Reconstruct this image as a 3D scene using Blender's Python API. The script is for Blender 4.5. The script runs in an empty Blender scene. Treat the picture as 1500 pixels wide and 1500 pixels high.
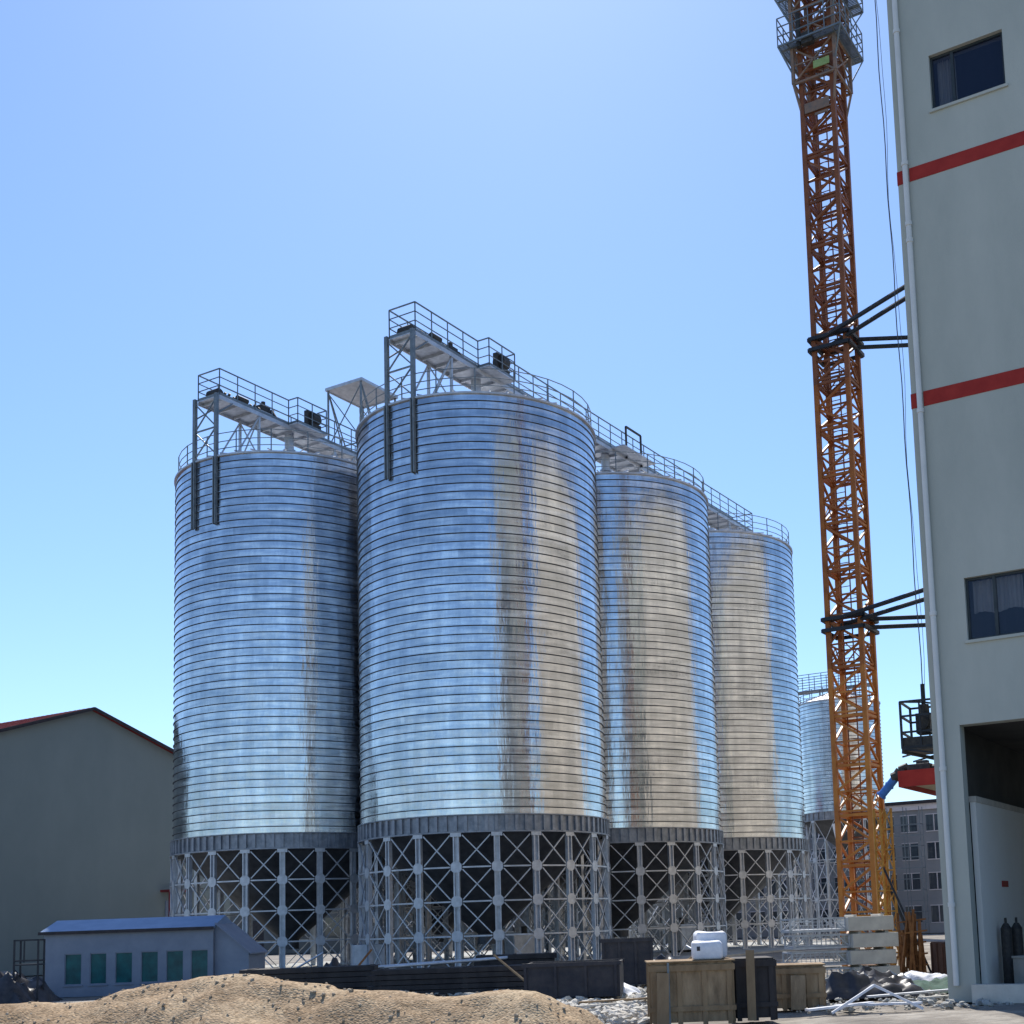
import bpy, math, random
from mathutils import Vector, Matrix, noise
random.seed(7)
scene = bpy.context.scene
C = scene.collection
R_ = math.radians
PI = math.pi

# ------------------------------------------------------------------ frame of the site
A = 0.515                                   # heading of the silo rows
U = Vector((math.sin(A), math.cos(A), 0))   # along the rows, away from the camera
V = Vector((-math.cos(A), math.sin(A), 0))  # across the rows, to the left
ROT = math.atan2(U.y, U.x)
EYE = 1.9

# ------------------------------------------------------------------ materials
def nt(name):
    m = bpy.data.materials.new(name); m.use_nodes = True
    t = m.node_tree
    return m, t, t.nodes['Principled BSDF']
def node(t, typ, **kw):
    n = t.nodes.new(typ)
    for k, v in kw.items():
        if hasattr(n, k): setattr(n, k, v)
        else: n.inputs[k].default_value = v
    return n
def mapped(t, scale=(1, 1, 1), coord='Object'):
    tc = node(t, 'ShaderNodeTexCoord'); mp = node(t, 'ShaderNodeMapping')
    mp.inputs['Scale'].default_value = scale
    t.links.new(tc.outputs[coord], mp.inputs['Vector'])
    return mp.outputs['Vector']
def ramp(t, fac, stops):
    r = node(t, 'ShaderNodeValToRGB'); cr = r.color_ramp
    while len(cr.elements) < len(stops): cr.elements.new(.5)
    for e, (p, c) in zip(cr.elements, stops):
        e.position = p; e.color = (*c, 1) if len(c) == 3 else c
    t.links.new(fac, r.inputs['Fac'])
    return r.outputs['Color']
def matte(name, ca, cb, scale=2., rough=.85, bump=.0, bscale=30., metal=0., stretch=(1, 1, 1), detail=6., spec=.3, lo=.3, hi=.7):
    m, t, b = nt(name)
    v = mapped(t, stretch)
    n = node(t, 'ShaderNodeTexNoise'); n.inputs['Scale'].default_value = scale; n.inputs['Detail'].default_value = detail
    n.inputs['Roughness'].default_value = .65
    t.links.new(v, n.inputs['Vector'])
    t.links.new(ramp(t, n.outputs['Fac'], [(lo, ca), (hi, cb)]), b.inputs['Base Color'])
    b.inputs['Roughness'].default_value = rough; b.inputs['Metallic'].default_value = metal
    b.inputs['Specular IOR Level'].default_value = spec
    if bump:
        n2 = node(t, 'ShaderNodeTexNoise'); n2.inputs['Scale'].default_value = bscale; n2.inputs['Detail'].default_value = 4
        t.links.new(v, n2.inputs['Vector'])
        bp = node(t, 'ShaderNodeBump'); bp.inputs['Strength'].default_value = 1.; bp.inputs['Distance'].default_value = bump
        t.links.new(n2.outputs['Fac'], bp.inputs['Height']); t.links.new(bp.outputs['Normal'], b.inputs['Normal'])
    return m

def silo_metal():
    m, t, b = nt('galvanised_sheet')
    # rolled sheet: bands of slightly different zinc, vertical run-off streaks, small dents
    v = mapped(t, (.55, .55, .06))
    n = node(t, 'ShaderNodeTexNoise'); n.inputs['Scale'].default_value = 3.; n.inputs['Detail'].default_value = 7; n.inputs['Roughness'].default_value = .6
    t.links.new(v, n.inputs['Vector'])
    v2 = mapped(t, (.35, .35, 2.5))
    n2 = node(t, 'ShaderNodeTexNoise'); n2.inputs['Scale'].default_value = 1.6; n2.inputs['Detail'].default_value = 3
    t.links.new(v2, n2.inputs['Vector'])
    mx = node(t, 'ShaderNodeMath', operation='ADD'); t.links.new(n.outputs['Fac'], mx.inputs[0]); t.links.new(n2.outputs['Fac'], mx.inputs[1])
    tc = node(t, 'ShaderNodeTexCoord'); sp = node(t, 'ShaderNodeSeparateXYZ'); t.links.new(tc.outputs['Object'], sp.inputs[0])
    def mth(op, a, b=None, c=None):
        q = node(t, 'ShaderNodeMath', operation=op)
        for k, val in enumerate((a, b, c)):
            if val is None: continue
            if isinstance(val, (int, float)): q.inputs[k].default_value = val
            else: t.links.new(val, q.inputs[k])
        return q.outputs[0]
    ri = mth('FLOOR', mth('MULTIPLY', mth('SUBTRACT', sp.outputs['Z'], 6.98), 2.5))
    ang = mth('MULTIPLY', mth('ARCTAN2', sp.outputs['Y'], sp.outputs['X']), 1.91)
    ci = mth('FLOOR', mth('ADD', ang, mth('MULTIPLY', ri, .37)))
    cb = node(t, 'ShaderNodeCombineXYZ'); t.links.new(ri, cb.inputs[0]); t.links.new(ci, cb.inputs[1])
    wn = node(t, 'ShaderNodeTexWhiteNoise'); wn.noise_dimensions = '2D'; t.links.new(cb.outputs[0], wn.inputs['Vector'])
    vd = mapped(t, (1.2, 1.2, 6.)); nd = node(t, 'ShaderNodeTexNoise'); nd.inputs['Scale'].default_value = 1.1; nd.inputs['Detail'].default_value = 5
    t.links.new(vd, nd.inputs['Vector'])
    extra = mth('ADD', mth('MULTIPLY', mth('SUBTRACT', wn.outputs['Value'], .5), .13), mth('MULTIPLY', mth('SUBTRACT', nd.outputs['Fac'], .5), .24))
    class O_: pass
    hf = O_(); hf.outputs = [mth('ADD', mth('MULTIPLY', mx.outputs[0], .5), extra)]
    t.links.new(ramp(t, hf.outputs[0], [(.32, (.38, .40, .43)), (.5, (.53, .55, .59)), (.68, (.78, .80, .83))]), b.inputs['Base Color'])
    b.inputs['Metallic'].default_value = 1.
    rr = node(t, 'ShaderNodeMapRange'); rr.inputs['To Min'].default_value = .13; rr.inputs['To Max'].default_value = .27
    rr.inputs['From Min'].default_value = .35; rr.inputs['From Max'].default_value = .65
    t.links.new(n2.outputs['Fac'], rr.inputs['Value']); t.links.new(rr.outputs['Result'], b.inputs['Roughness'])
    v3 = mapped(t, (1., 1., .22))
    n3 = node(t, 'ShaderNodeTexNoise'); n3.inputs['Scale'].default_value = 1.7; n3.inputs['Detail'].default_value = 3
    t.links.new(v3, n3.inputs['Vector'])
    n4 = node(t, 'ShaderNodeTexNoise'); n4.inputs['Scale'].default_value = 9.; n4.inputs['Detail'].default_value = 3
    t.links.new(v3, n4.inputs['Vector'])
    ad = node(t, 'ShaderNodeMath', operation='MULTIPLY_ADD'); ad.inputs[1].default_value = .16
    t.links.new(n4.outputs['Fac'], ad.inputs[0]); t.links.new(n3.outputs['Fac'], ad.inputs[2])
    bp = node(t, 'ShaderNodeBump'); bp.inputs['Distance'].default_value = .035; bp.inputs['Strength'].default_value = 1
    t.links.new(ad.outputs[0], bp.inputs['Height']); t.links.new(bp.outputs['Normal'], b.inputs['Normal'])
    return m

M = {}
M['silo'] = silo_metal()
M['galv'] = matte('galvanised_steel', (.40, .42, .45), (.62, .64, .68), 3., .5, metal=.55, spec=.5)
M['galv_dark'] = matte('weathered_galvanised', (.16, .18, .20), (.30, .32, .34), 2.5, .55, metal=.6)
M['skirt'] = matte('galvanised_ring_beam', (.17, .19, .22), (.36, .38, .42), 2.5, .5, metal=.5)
M['seam'] = matte('fold_shade_and_dirt', (.03, .035, .045), (.10, .11, .13), 1.5, .6, metal=.5)  # lip undersides: crevice shade and dirt put into the colour
M['hopper'] = matte('hopper_steel', (.06, .062, .07), (.13, .135, .145), 1.5, .6, metal=.5)
M['rail'] = matte('railing_steel', (.14, .17, .19), (.26, .29, .31), 4., .55, metal=.5)
M['machine'] = matte('greasy_machinery', (.02, .022, .025), (.07, .065, .06), 9., .6)
M['belt'] = matte('belt_rubber', (.03, .03, .033), (.06, .06, .06), 4., .8)
M['crane'] = matte('crane_orange_paint', (.34, .10, .012), (.62, .24, .035), 1.1, .5, spec=.4)
M['crane_mid'] = matte('crane_half_backlit_tone', (.20, .06, .018), (.44, .15, .03), 1.4, .55)  # mid mast: part of the backlit darkening is painted in
M['crane_top'] = matte('crane_backlit_tone', (.13, .048, .025), (.30, .105, .04), 1.4, .55)  # upper mast: same paint, darkened in colour for its backlit look
M['crane_frame'] = matte('climbing_frame_paint', (.14, .13, .12), (.34, .20, .13), 2.5, .6)
M['strut'] = matte('dark_painted_steel', (.012, .018, .028), (.03, .035, .045), 5., .5)
M['render'] = matte('cream_render', (.37, .39, .35), (.50, .51, .455), .38, .9, bump=.004, bscale=40, detail=9, stretch=(1, 1, .35))
M['hall'] = matte('warm_cream_render', (.74, .64, .49), (.82, .72, .57), .35, .9, detail=8)
M['red'] = matte('red_band_paint', (.28, .018, .014), (.40, .035, .025), 1.8, .7)
M['pipe'] = matte('pvc_downpipe', (.62, .62, .60), (.70, .70, .67), 2, .45)
M['frame'] = matte('dark_window_frame', (.025, .035, .04), (.05, .06, .065), 5, .4)
M['concrete'] = matte('site_concrete', (.28, .28, .26), (.46, .45, .41), 1.6, .9, bump=.006, bscale=25)
M['ballast'] = matte('ballast_concrete', (.46, .43, .38), (.66, .62, .54), 2., .9, bump=.006, bscale=22)
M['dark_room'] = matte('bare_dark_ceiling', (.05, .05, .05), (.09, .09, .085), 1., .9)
M['wall_in'] = matte('painted_partition', (.78, .77, .72), (.84, .83, .78), .8, .9)
M['shed'] = matte('grey_render', (.18, .215, .215), (.235, .27, .265), .16, .9, bump=.004, bscale=30, detail=9, stretch=(1, 1, .5))
M['roof_red'] = matte('red_roof_sheet', (.17, .02, .025), (.28, .035, .035), 1.2, .55)
M['trim'] = matte('dark_trim', (.02, .02, .025), (.05, .04, .045), 3, .6)
M['cabin'] = matte('cabin_panel', (.17, .205, .27), (.23, .27, .34), 1.2, .55)
M['cabin_roof'] = matte('cabin_blue_roof', (.12, .20, .34), (.19, .28, .44), 1.5, .45)
M['teal'] = matte('teal_glazing', (.003, .05, .06), (.008, .13, .14), 2.3, .3, spec=.3)
M['ply'] = matte('weathered_plywood', (.12, .08, .045), (.46, .33, .20), 3.2, .85, stretch=(1, 1, .3), bump=.006, bscale=30)
M['timber'] = matte('rough_timber', (.17, .11, .06), (.34, .24, .14), 3, .85, stretch=(1, 1, .3))
M['timber_dark'] = matte('wet_dark_timber', (.025, .022, .024), (.06, .052, .05), 3, .7, stretch=(1, 1, .4))
M['navy'] = matte('dark_navy_steel', (.014, .018, .03), (.06, .055, .06), 2.2, .6, bump=.01, bscale=6)
M['tarp'] = matte('black_plastic_sheet', (.02, .022, .028), (.06, .058, .065), 4, .35)
M['tarp_green'] = matte('green_netting', (.02, .06, .045), (.04, .11, .08), 8, .8)
M['white'] = matte('white_woven_plastic', (.62, .64, .70), (.80, .81, .84), 8, .6, bump=.006, bscale=22)
M['rust'] = matte('rusty_steel', (.14, .055, .02), (.34, .16, .06), 4, .8)
M['brown'] = matte('brown_boards', (.055, .025, .018), (.11, .055, .035), 3, .8, stretch=(1, 1, .4))
M['blue'] = matte('blue_duct_paint', (.03, .13, .42), (.06, .20, .55), 3, .45)
M['facade'] = matte('grey_facade', (.22, .225, .24), (.31, .315, .33), .35, .9)
M['fascia'] = matte('pale_fascia', (.55, .50, .52), (.68, .64, .66), 2, .8)
M['glass_dark'] = matte('dark_glazing', (.02, .03, .045), (.05, .065, .085), .8, .08, spec=.7)
M['curtain'] = matte('pale_curtain', (.78, .80, .80), (.88, .88, .88), 6., .9)
M['rope'] = matte('steel_rope', (.05, .06, .07), (.09, .10, .11), 9, .6)
M['tan_soffit'] = matte('tan_soffit', (.30, .25, .18), (.38, .32, .23), 2, .8)

def glass_mat():
    m, t, b = nt('tinted_window_glass')
    b.inputs['Base Color'].default_value = (.016, .026, .06, 1)
    b.inputs['Roughness'].default_value = .04; b.inputs['Alpha'].default_value = .4
    b.inputs['Specular IOR Level'].default_value = .7
    v = mapped(t, (1, 1, 1)); n = node(t, 'ShaderNodeTexNoise'); n.inputs['Scale'].default_value = 1.1
    t.links.new(v, n.inputs['Vector'])
    bp = node(t, 'ShaderNodeBump'); bp.inputs['Distance'].default_value = .01; t.links.new(n.outputs['Fac'], bp.inputs['Height'])
    t.links.new(bp.outputs['Normal'], b.inputs['Normal'])
    return m
M['glass'] = glass_mat()

def sand_mat():
    m, t, b = nt('gravelly_sand')
    v = mapped(t)
    n = node(t, 'ShaderNodeTexNoise'); n.inputs['Scale'].default_value = 1.4; n.inputs['Detail'].default_value = 10; n.inputs['Roughness'].default_value = .7
    t.links.new(v, n.inputs['Vector'])
    base = ramp(t, n.outputs['Fac'], [(.3, (.22, .15, .09)), (.5, (.38, .28, .18)), (.7, (.50, .40, .27))])
    vo = node(t, 'ShaderNodeTexVoronoi'); vo.inputs['Scale'].default_value = 42
    t.links.new(v, vo.inputs['Vector'])
    sp = ramp(t, vo.outputs['Color'], [(.0, (.55, .5, .45)), (.55, (1., .98, .95)), (1., (1.35, 1.3, 1.25))])
    mx = node(t, 'ShaderNodeMix', data_type='RGBA', blend_type='MULTIPLY'); mx.inputs[0].default_value = 1.
    t.links.new(base, mx.inputs[6]); t.links.new(sp, mx.inputs[7])
    t.links.new(mx.outputs[2], b.inputs['Base Color'])
    b.inputs['Roughness'].default_value = .95; b.inputs['Specular IOR Level'].default_value = .15
    bp = node(t, 'ShaderNodeBump'); bp.inputs['Distance'].default_value = .009; bp.inputs['Strength'].default_value = 1
    t.links.new(vo.outputs['Distance'], bp.inputs['Height']); bp.invert = True
    t.links.new(bp.outputs['Normal'], b.inputs['Normal'])
    return m
M['sand'] = sand_mat()
def ground_mat():
    m, t, b = nt('trampled_site_earth')
    v = mapped(t)
    n = node(t, 'ShaderNodeTexNoise'); n.inputs['Scale'].default_value = .35; n.inputs['Detail'].default_value = 12; n.inputs['Roughness'].default_value = .7
    t.links.new(v, n.inputs['Vector'])
    t.links.new(ramp(t, n.outputs['Fac'], [(.32, (.10, .09, .08)), (.5, (.22, .195, .165)), (.66, (.40, .37, .32))]), b.inputs['Base Color'])
    n2 = node(t, 'ShaderNodeTexNoise'); n2.inputs['Scale'].default_value = 3.; n2.inputs['Detail'].default_value = 8
    t.links.new(v, n2.inputs['Vector'])
    bp = node(t, 'ShaderNodeBump'); bp.inputs['Distance'].default_value = .12
    t.links.new(n2.outputs['Fac'], bp.inputs['Height']); t.links.new(bp.outputs['Normal'], b.inputs['Normal'])
    b.inputs['Roughness'].default_value = .95
    return m
M['ground'] = ground_mat()

# ------------------------------------------------------------------ mesh builder
class MB:
    def __init__(s): s.v = []; s.f = []
    def quad_box(s, P):
        o = len(s.v); s.v += [tuple(p) for p in P]
        s.f += [(o, o+3, o+2, o+1), (o+4, o+5, o+6, o+7), (o, o+1, o+5, o+4), (o+1, o+2, o+6, o+5), (o+2, o+3, o+7, o+6), (o+3, o, o+4, o+7)]
        return s
    def box(s, x0, x1, y0, y1, z0, z1):
        return s.quad_box([(x0, y0, z0), (x1, y0, z0), (x1, y1, z0), (x0, y1, z0), (x0, y0, z1), (x1, y0, z1), (x1, y1, z1), (x0, y1, z1)])
    def bar(s, a, b, w, h=None, up=(0, 0, 1)):
        a = Vector(a); b = Vector(b); h = h or w
        d = (b - a)
        if d.length < 1e-6: return s
        d.normalize(); up = Vector(up)
        if abs(d.dot(up)) > .98: up = Vector((1, 0, 0)) if abs(d.x) < .9 else Vector((0, 1, 0))
        x = d.cross(up).normalized(); y = x.cross(d)
        x *= w/2; y *= h/2
        return s.quad_box([a-x-y, a+x-y, a+x+y, a-x+y, b-x-y, b+x-y, b+x+y, b-x+y])
    def tube(s, a, b, r, n=8, r2=None):
        a = Vector(a); b = Vector(b); r2 = r if r2 is None else r2
        d = (b - a).normalized(); up = Vector((0, 0, 1))
        if abs(d.dot(up)) > .98: up = Vector((1, 0, 0))
        x = d.cross(up).normalized(); y = x.cross(d)
        o = len(s.v)
        for p, rr in ((a, r), (b, r2)):
            for i in range(n):
                t = 2*PI*i/n; s.v.append(tuple(p + x*math.cos(t)*rr + y*math.sin(t)*rr))
        for i in range(n):
            j = (i+1) % n; s.f.append((o+i, o+j, o+n+j, o+n+i))
        s.f.append(tuple(o+n-1-i for i in range(n))); s.f.append(tuple(o+n+i for i in range(n)))
        return s
    def path(s, pts, r, n=6):
        for p, q in zip(pts, pts[1:]): s.tube(p, q, r, n)
        return s
    def lathe(s, prof, n, close=False):
        o = len(s.v); k = len(prof)
        for i in range(n):
            t = 2*PI*i/n; c, sn = math.cos(t), math.sin(t)
            for r, z in prof: s.v.append((r*c, r*sn, z))
        for i in range(n):
            j = (i+1) % n
            for q in range(k-1):
                s.f.append((o+i*k+q, o+j*k+q, o+j*k+q+1, o+i*k+q+1))
        return s
    def poly(s, pts, depth):
        # convex polygon (list of 3d points) extruded by vector depth
        o = len(s.v); n = len(pts); d = Vector(depth)
        s.v += [tuple(Vector(p)) for p in pts] + [tuple(Vector(p) + d) for p in pts]
        s.f.append(tuple(o+i for i in range(n))); s.f.append(tuple(o+n+(n-1-i) for i in range(n)))
        for i in range(n):
            j = (i+1) % n; s.f.append((o+j, o+i, o+n+i, o+n+j))
        return s
    def grid(s, P):
        o = len(s.v); h = len(P); w = len(P[0])
        for row in P: s.v += [tuple(p) for p in row]
        for i in range(h-1):
            for j in range(w-1):
                s.f.append((o+i*w+j, o+i*w+j+1, o+(i+1)*w+j+1, o+(i+1)*w+j))
        return s
    def rock(s, c, r, seed, flat=.7, jag=.35):
        # small faceted stone
        o = len(s.v); n, k = 7, 4
        c = Vector(c)
        rot = Matrix.Rotation(seed*1.7, 3, 'Z') @ Matrix.Rotation(math.sin(seed)*.5, 3, 'X')
        s.v.append(tuple(c + rot @ Vector((0, 0, r*flat))))
        for q in range(1, k):
            ph = PI*q/k
            for i in range(n):
                t = 2*PI*i/n + q*.4
                d = Vector((math.sin(ph)*math.cos(t), math.sin(ph)*math.sin(t), math.cos(ph)*flat))
                f = 1 + jag*noise.noise(d*1.8 + Vector((seed*3.1, seed, 0)))*2
                s.v.append(tuple(c + rot @ (d*r*f)))
        s.v.append(tuple(c + rot @ Vector((0, 0, -r*flat))))
        for i in range(n): s.f.append((o, o+1+i, o+1+(i+1) % n))
        for q in range(k-2):
            for i in range(n):
                a = o+1+q*n; s.f.append((a+i, a+n+i, a+n+(i+1) % n, a+(i+1) % n))
        a = o+1+(k-2)*n; e = len(s.v)-1
        for i in range(n): s.f.append((a+(i+1) % n, a+i, e))
        return s
    def build(s, name, mat, parent=None, smooth=None, bevel=0.):
        me = bpy.data.meshes.new(name); me.from_pydata(s.v, [], s.f); me.validate(); me.update()
        me.materials.append(mat)
        ob = bpy.data.objects.new(name, me); C.objects.link(ob)
        if parent: ob.parent = parent
        if smooth is not None:
            me.polygons.foreach_set('use_smooth', [True]*len(me.polygons)); me.set_sharp_from_angle(angle=R_(smooth))
        if bevel:
            b = ob.modifiers.new('bevel', 'BEVEL'); b.width = bevel; b.segments = 2; b.limit_method = 'ANGLE'
        return ob

def empty(name, loc=(0, 0, 0), rz=0.):
    o = bpy.data.objects.new(name, None); C.objects.link(o); o.location = loc; o.rotation_euler = (0, 0, rz)
    o.empty_display_size = .3
    return o
def tag(o, label=None, cat=None, group=None, kind=None):
    if label: o['label'] = label
    if cat: o['category'] = cat
    if group: o['group'] = group
    if kind: o['kind'] = kind
    return o
def kids(o): return [c for c in bpy.data.objects if c.parent == o]
def copy_tree(o, parent=None):
    c = o.copy(); C.objects.link(c); c.parent = parent
    for ch in kids(o): copy_tree(ch, c)
    return c

# ------------------------------------------------------------------ silos
RAD, WALL_H, BASE_Z = 6.063, 20.0, 6.98
ROW_A = Vector((-7.584, 63.218, 0)); ROW_B = Vector((-19.08, 69.676, 0)); PITCH = 13.065
def make_silo(name, R, H, zb, rings, ncol, tiers, phase, roof_rise, sc=1., rail_h=1.2, stays=True):
    root = empty(name)
    dz = H/rings
    prof = []
    for i in range(rings):
        z = zb + i*dz
        w = .006*math.sin(i*2.3) + .004*math.sin(i*5.1)
        prof += [(R+w, z), (R+w+.002, z+dz*.79), (R+.048*sc, z+dz*.90), (R+.048*sc, z+dz*.965)]
    prof.append((R, zb+H))
    wo = MB().lathe(prof, 160).build('wall', M['silo'], root, smooth=16)
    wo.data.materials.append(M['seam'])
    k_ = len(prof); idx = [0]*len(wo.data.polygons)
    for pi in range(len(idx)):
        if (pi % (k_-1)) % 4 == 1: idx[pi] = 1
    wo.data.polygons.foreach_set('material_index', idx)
    # roof: low cone with ribs, eave lip and centre cap
    r = MB().lathe([(R-.02, zb+H-.12), (R+.10, zb+H-.12), (R+.10, zb+H-.03), (R-.1, zb+H-.005), (.75*sc+.1, zb+H+roof_rise)], 96)
    nr = ncol*2
    for i in range(nr):
        t = 2*PI*i/nr; c, s = math.cos(t), math.sin(t)
        r.bar(((R-.12)*c, (R-.12)*s, zb+H+.14), ((.75*sc+.1)*c, (.75*sc+.1)*s, zb+H+roof_rise+.04), .05*sc, .07*sc)
    r.build('roof', M['galv'], root)
    MB().lathe([(.75*sc+.16, zb+H+roof_rise-.1), (.75*sc+.16, zb+H+roof_rise+.35*sc), (.001, zb+H+roof_rise+.5*sc)], 32).build('roof_cap', M['galv'], root)
    # skirt ring beam with stiffeners
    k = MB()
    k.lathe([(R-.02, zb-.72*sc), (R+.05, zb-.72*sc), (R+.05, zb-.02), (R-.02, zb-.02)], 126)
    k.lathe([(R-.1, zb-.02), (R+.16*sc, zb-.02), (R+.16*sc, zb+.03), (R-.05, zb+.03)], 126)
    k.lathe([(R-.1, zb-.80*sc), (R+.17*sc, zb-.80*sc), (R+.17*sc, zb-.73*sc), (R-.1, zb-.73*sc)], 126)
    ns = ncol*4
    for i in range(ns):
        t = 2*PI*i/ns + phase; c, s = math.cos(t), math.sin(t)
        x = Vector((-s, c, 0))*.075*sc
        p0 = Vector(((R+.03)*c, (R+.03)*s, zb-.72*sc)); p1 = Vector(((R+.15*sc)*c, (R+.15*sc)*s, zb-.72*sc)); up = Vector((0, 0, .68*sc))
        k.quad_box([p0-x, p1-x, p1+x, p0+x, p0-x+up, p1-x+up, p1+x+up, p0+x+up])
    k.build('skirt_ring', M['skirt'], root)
    # hopper cone
    MB().lathe([(R-.03, zb-.1), (R-.05, zb-.6*sc), (.45*sc, zb-.6*sc-(R-.5)*.86), (.45*sc, zb-.6*sc-(R-.5)*.86-.5*sc), (.3*sc, zb-.6*sc-(R-.5)*.86-.5*sc)], 64).build('hopper', M['hopper'], root, smooth=30)
    # legs and braces
    th = zb - .8*sc
    gz = [th*(1-q/tiers) for q in range(tiers+1)]
    legm = None; brm = None
    for i in range(ncol):
        t = 2*PI*i/ncol + phase
        if legm is None:
            l = MB()
            for s in (-1, 1):
                l.box(R-.06, R+.13*sc, s*.105*sc-.03*sc, s*.105*sc+.03*sc, 0, th)
            l.box(R-.02, R+.02, -.075*sc, .075*sc, 0, th)
            l.box(R-.2*sc, R+.24*sc, -.24*sc, .24*sc, 0, .05)
            g = .25*sc
            for z in gz[1:-1]:
                l.poly([(R+.135*sc, g*a, z+g*b) for a, b in ((-.5, -1), (.5, -1), (1, -.5), (1, .5), (.5, 1), (-.5, 1), (-1, .5), (-1, -.5))], (.012, 0, 0))
            z = gz[0]
            l.poly([(R+.135*sc, g*a, z+g*b) for a, b in ((-1, -.7), (1, -.7), (1, 0), (-1, 0))], (.012, 0, 0))
            lo = l.build('leg', M['galv'], root); legm = lo.data
        else:
            lo = bpy.data.objects.new('leg', legm); C.objects.link(lo); lo.parent = root
        lo.rotation_euler = (0, 0, t)
        if brm is None:
            b = MB(); a2 = 2*PI/ncol
            def cp(an, z, rr=R+.10*sc): return (rr*math.cos(an), rr*math.sin(an), z)
            e = .28*sc/R
            for q in range(tiers):
                z1, z0 = gz[q]-.1*sc, gz[q+1]+.1*sc
                b.bar(cp(e, z1), cp(a2-e, z0), .065*sc, .05*sc)
                b.bar(cp(a2-e, z1, R+.06*sc), cp(e, z0, R+.06*sc), .065*sc, .05*sc)
                if q < tiers-1 or True: 
                    if q+1 < tiers: b.bar(cp(e, gz[q+1]), cp(a2-e, gz[q+1]), .07*sc, .07*sc)
            bo = b.build('brace', M['galv'], root); brm = bo.data
        else:
            bo = bpy.data.objects.new('brace', brm); C.objects.link(bo); bo.parent = root
        bo.rotation_euler = (0, 0, t)
    # eave railing
    h = MB(); n = 40; rr = R-.12
    for i in range(n):
        t0, t1 = 2*PI*i/n, 2*PI*(i+1)/n
        p = [rr*math.cos(t0), rr*math.sin(t0)]; q = [rr*math.cos(t1), rr*math.sin(t1)]
        if i % 2 == 0: h.bar((*p, zb+H), (*p, zb+H+rail_h), .045)
        for f in (1., .62, .3): h.bar((*p, zb+H+rail_h*f), (*q, zb+H+rail_h*f), .035)
    h.build('eave_railing', M['rail'], root)
    # two channel posts carrying the gallery head on the front of the wall
    if stays:
        for s in (-1, 1):
            y = .8*s; x = -math.sqrt((R+.1)**2-y*y)
            MB().box(x-.10, x+.06, y-.11, y-.05, zb+H-3.75, zb+H-.1).box(x-.10, x+.06, y+.05, y+.11, zb+H-3.75, zb+H-.1).box(x-.03, x, y-.06, y+.06, zb+H-3.7, zb+H-.1).build('wall_stay', M['rail'], root)
    return root

# column phase measured on the front silo (local +x runs along the row)
PHASE = R_(6.9) + PI
proto = make_silo('grain_silo', RAD, WALL_H, BASE_Z, 50, 21, 4, PHASE, 1.5)
silo_specs = [
    (ROW_A, 'biggest and nearest corrugated steel grain silo, in the middle of the photo'),
    (ROW_A + U*PITCH, 'corrugated steel grain silo just behind the right side of the nearest silo'),
    (ROW_A + U*PITCH*2, 'third and last corrugated steel silo of the long row, its right side against open sky'),
    (ROW_B, 'leftmost corrugated steel grain silo, next to the grey gabled warehouse'),
    (ROW_B + U*PITCH, 'hidden silo of which only legs show between the leftmost and nearest silos'),
]
for i, (p, lab) in enumerate(silo_specs):
    s = proto if i == 0 else copy_tree(proto)
    s.location = p; s.rotation_euler = (0, 0, ROT)
    tag(s, lab, 'silo', 'large corrugated grain silos on steel legs')

small = make_silo('grain_silo', 3.40, 9.1, 10.15, 30, 10, 3, .2, 1.0, sc=.8, rail_h=1.0, stays=False)
small.location = (17.0, 104.0, 0); small.rotation_euler = (0, 0, ROT)
tag(small, 'small distant corrugated silo seen through and beside the orange crane mast', 'silo')

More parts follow.
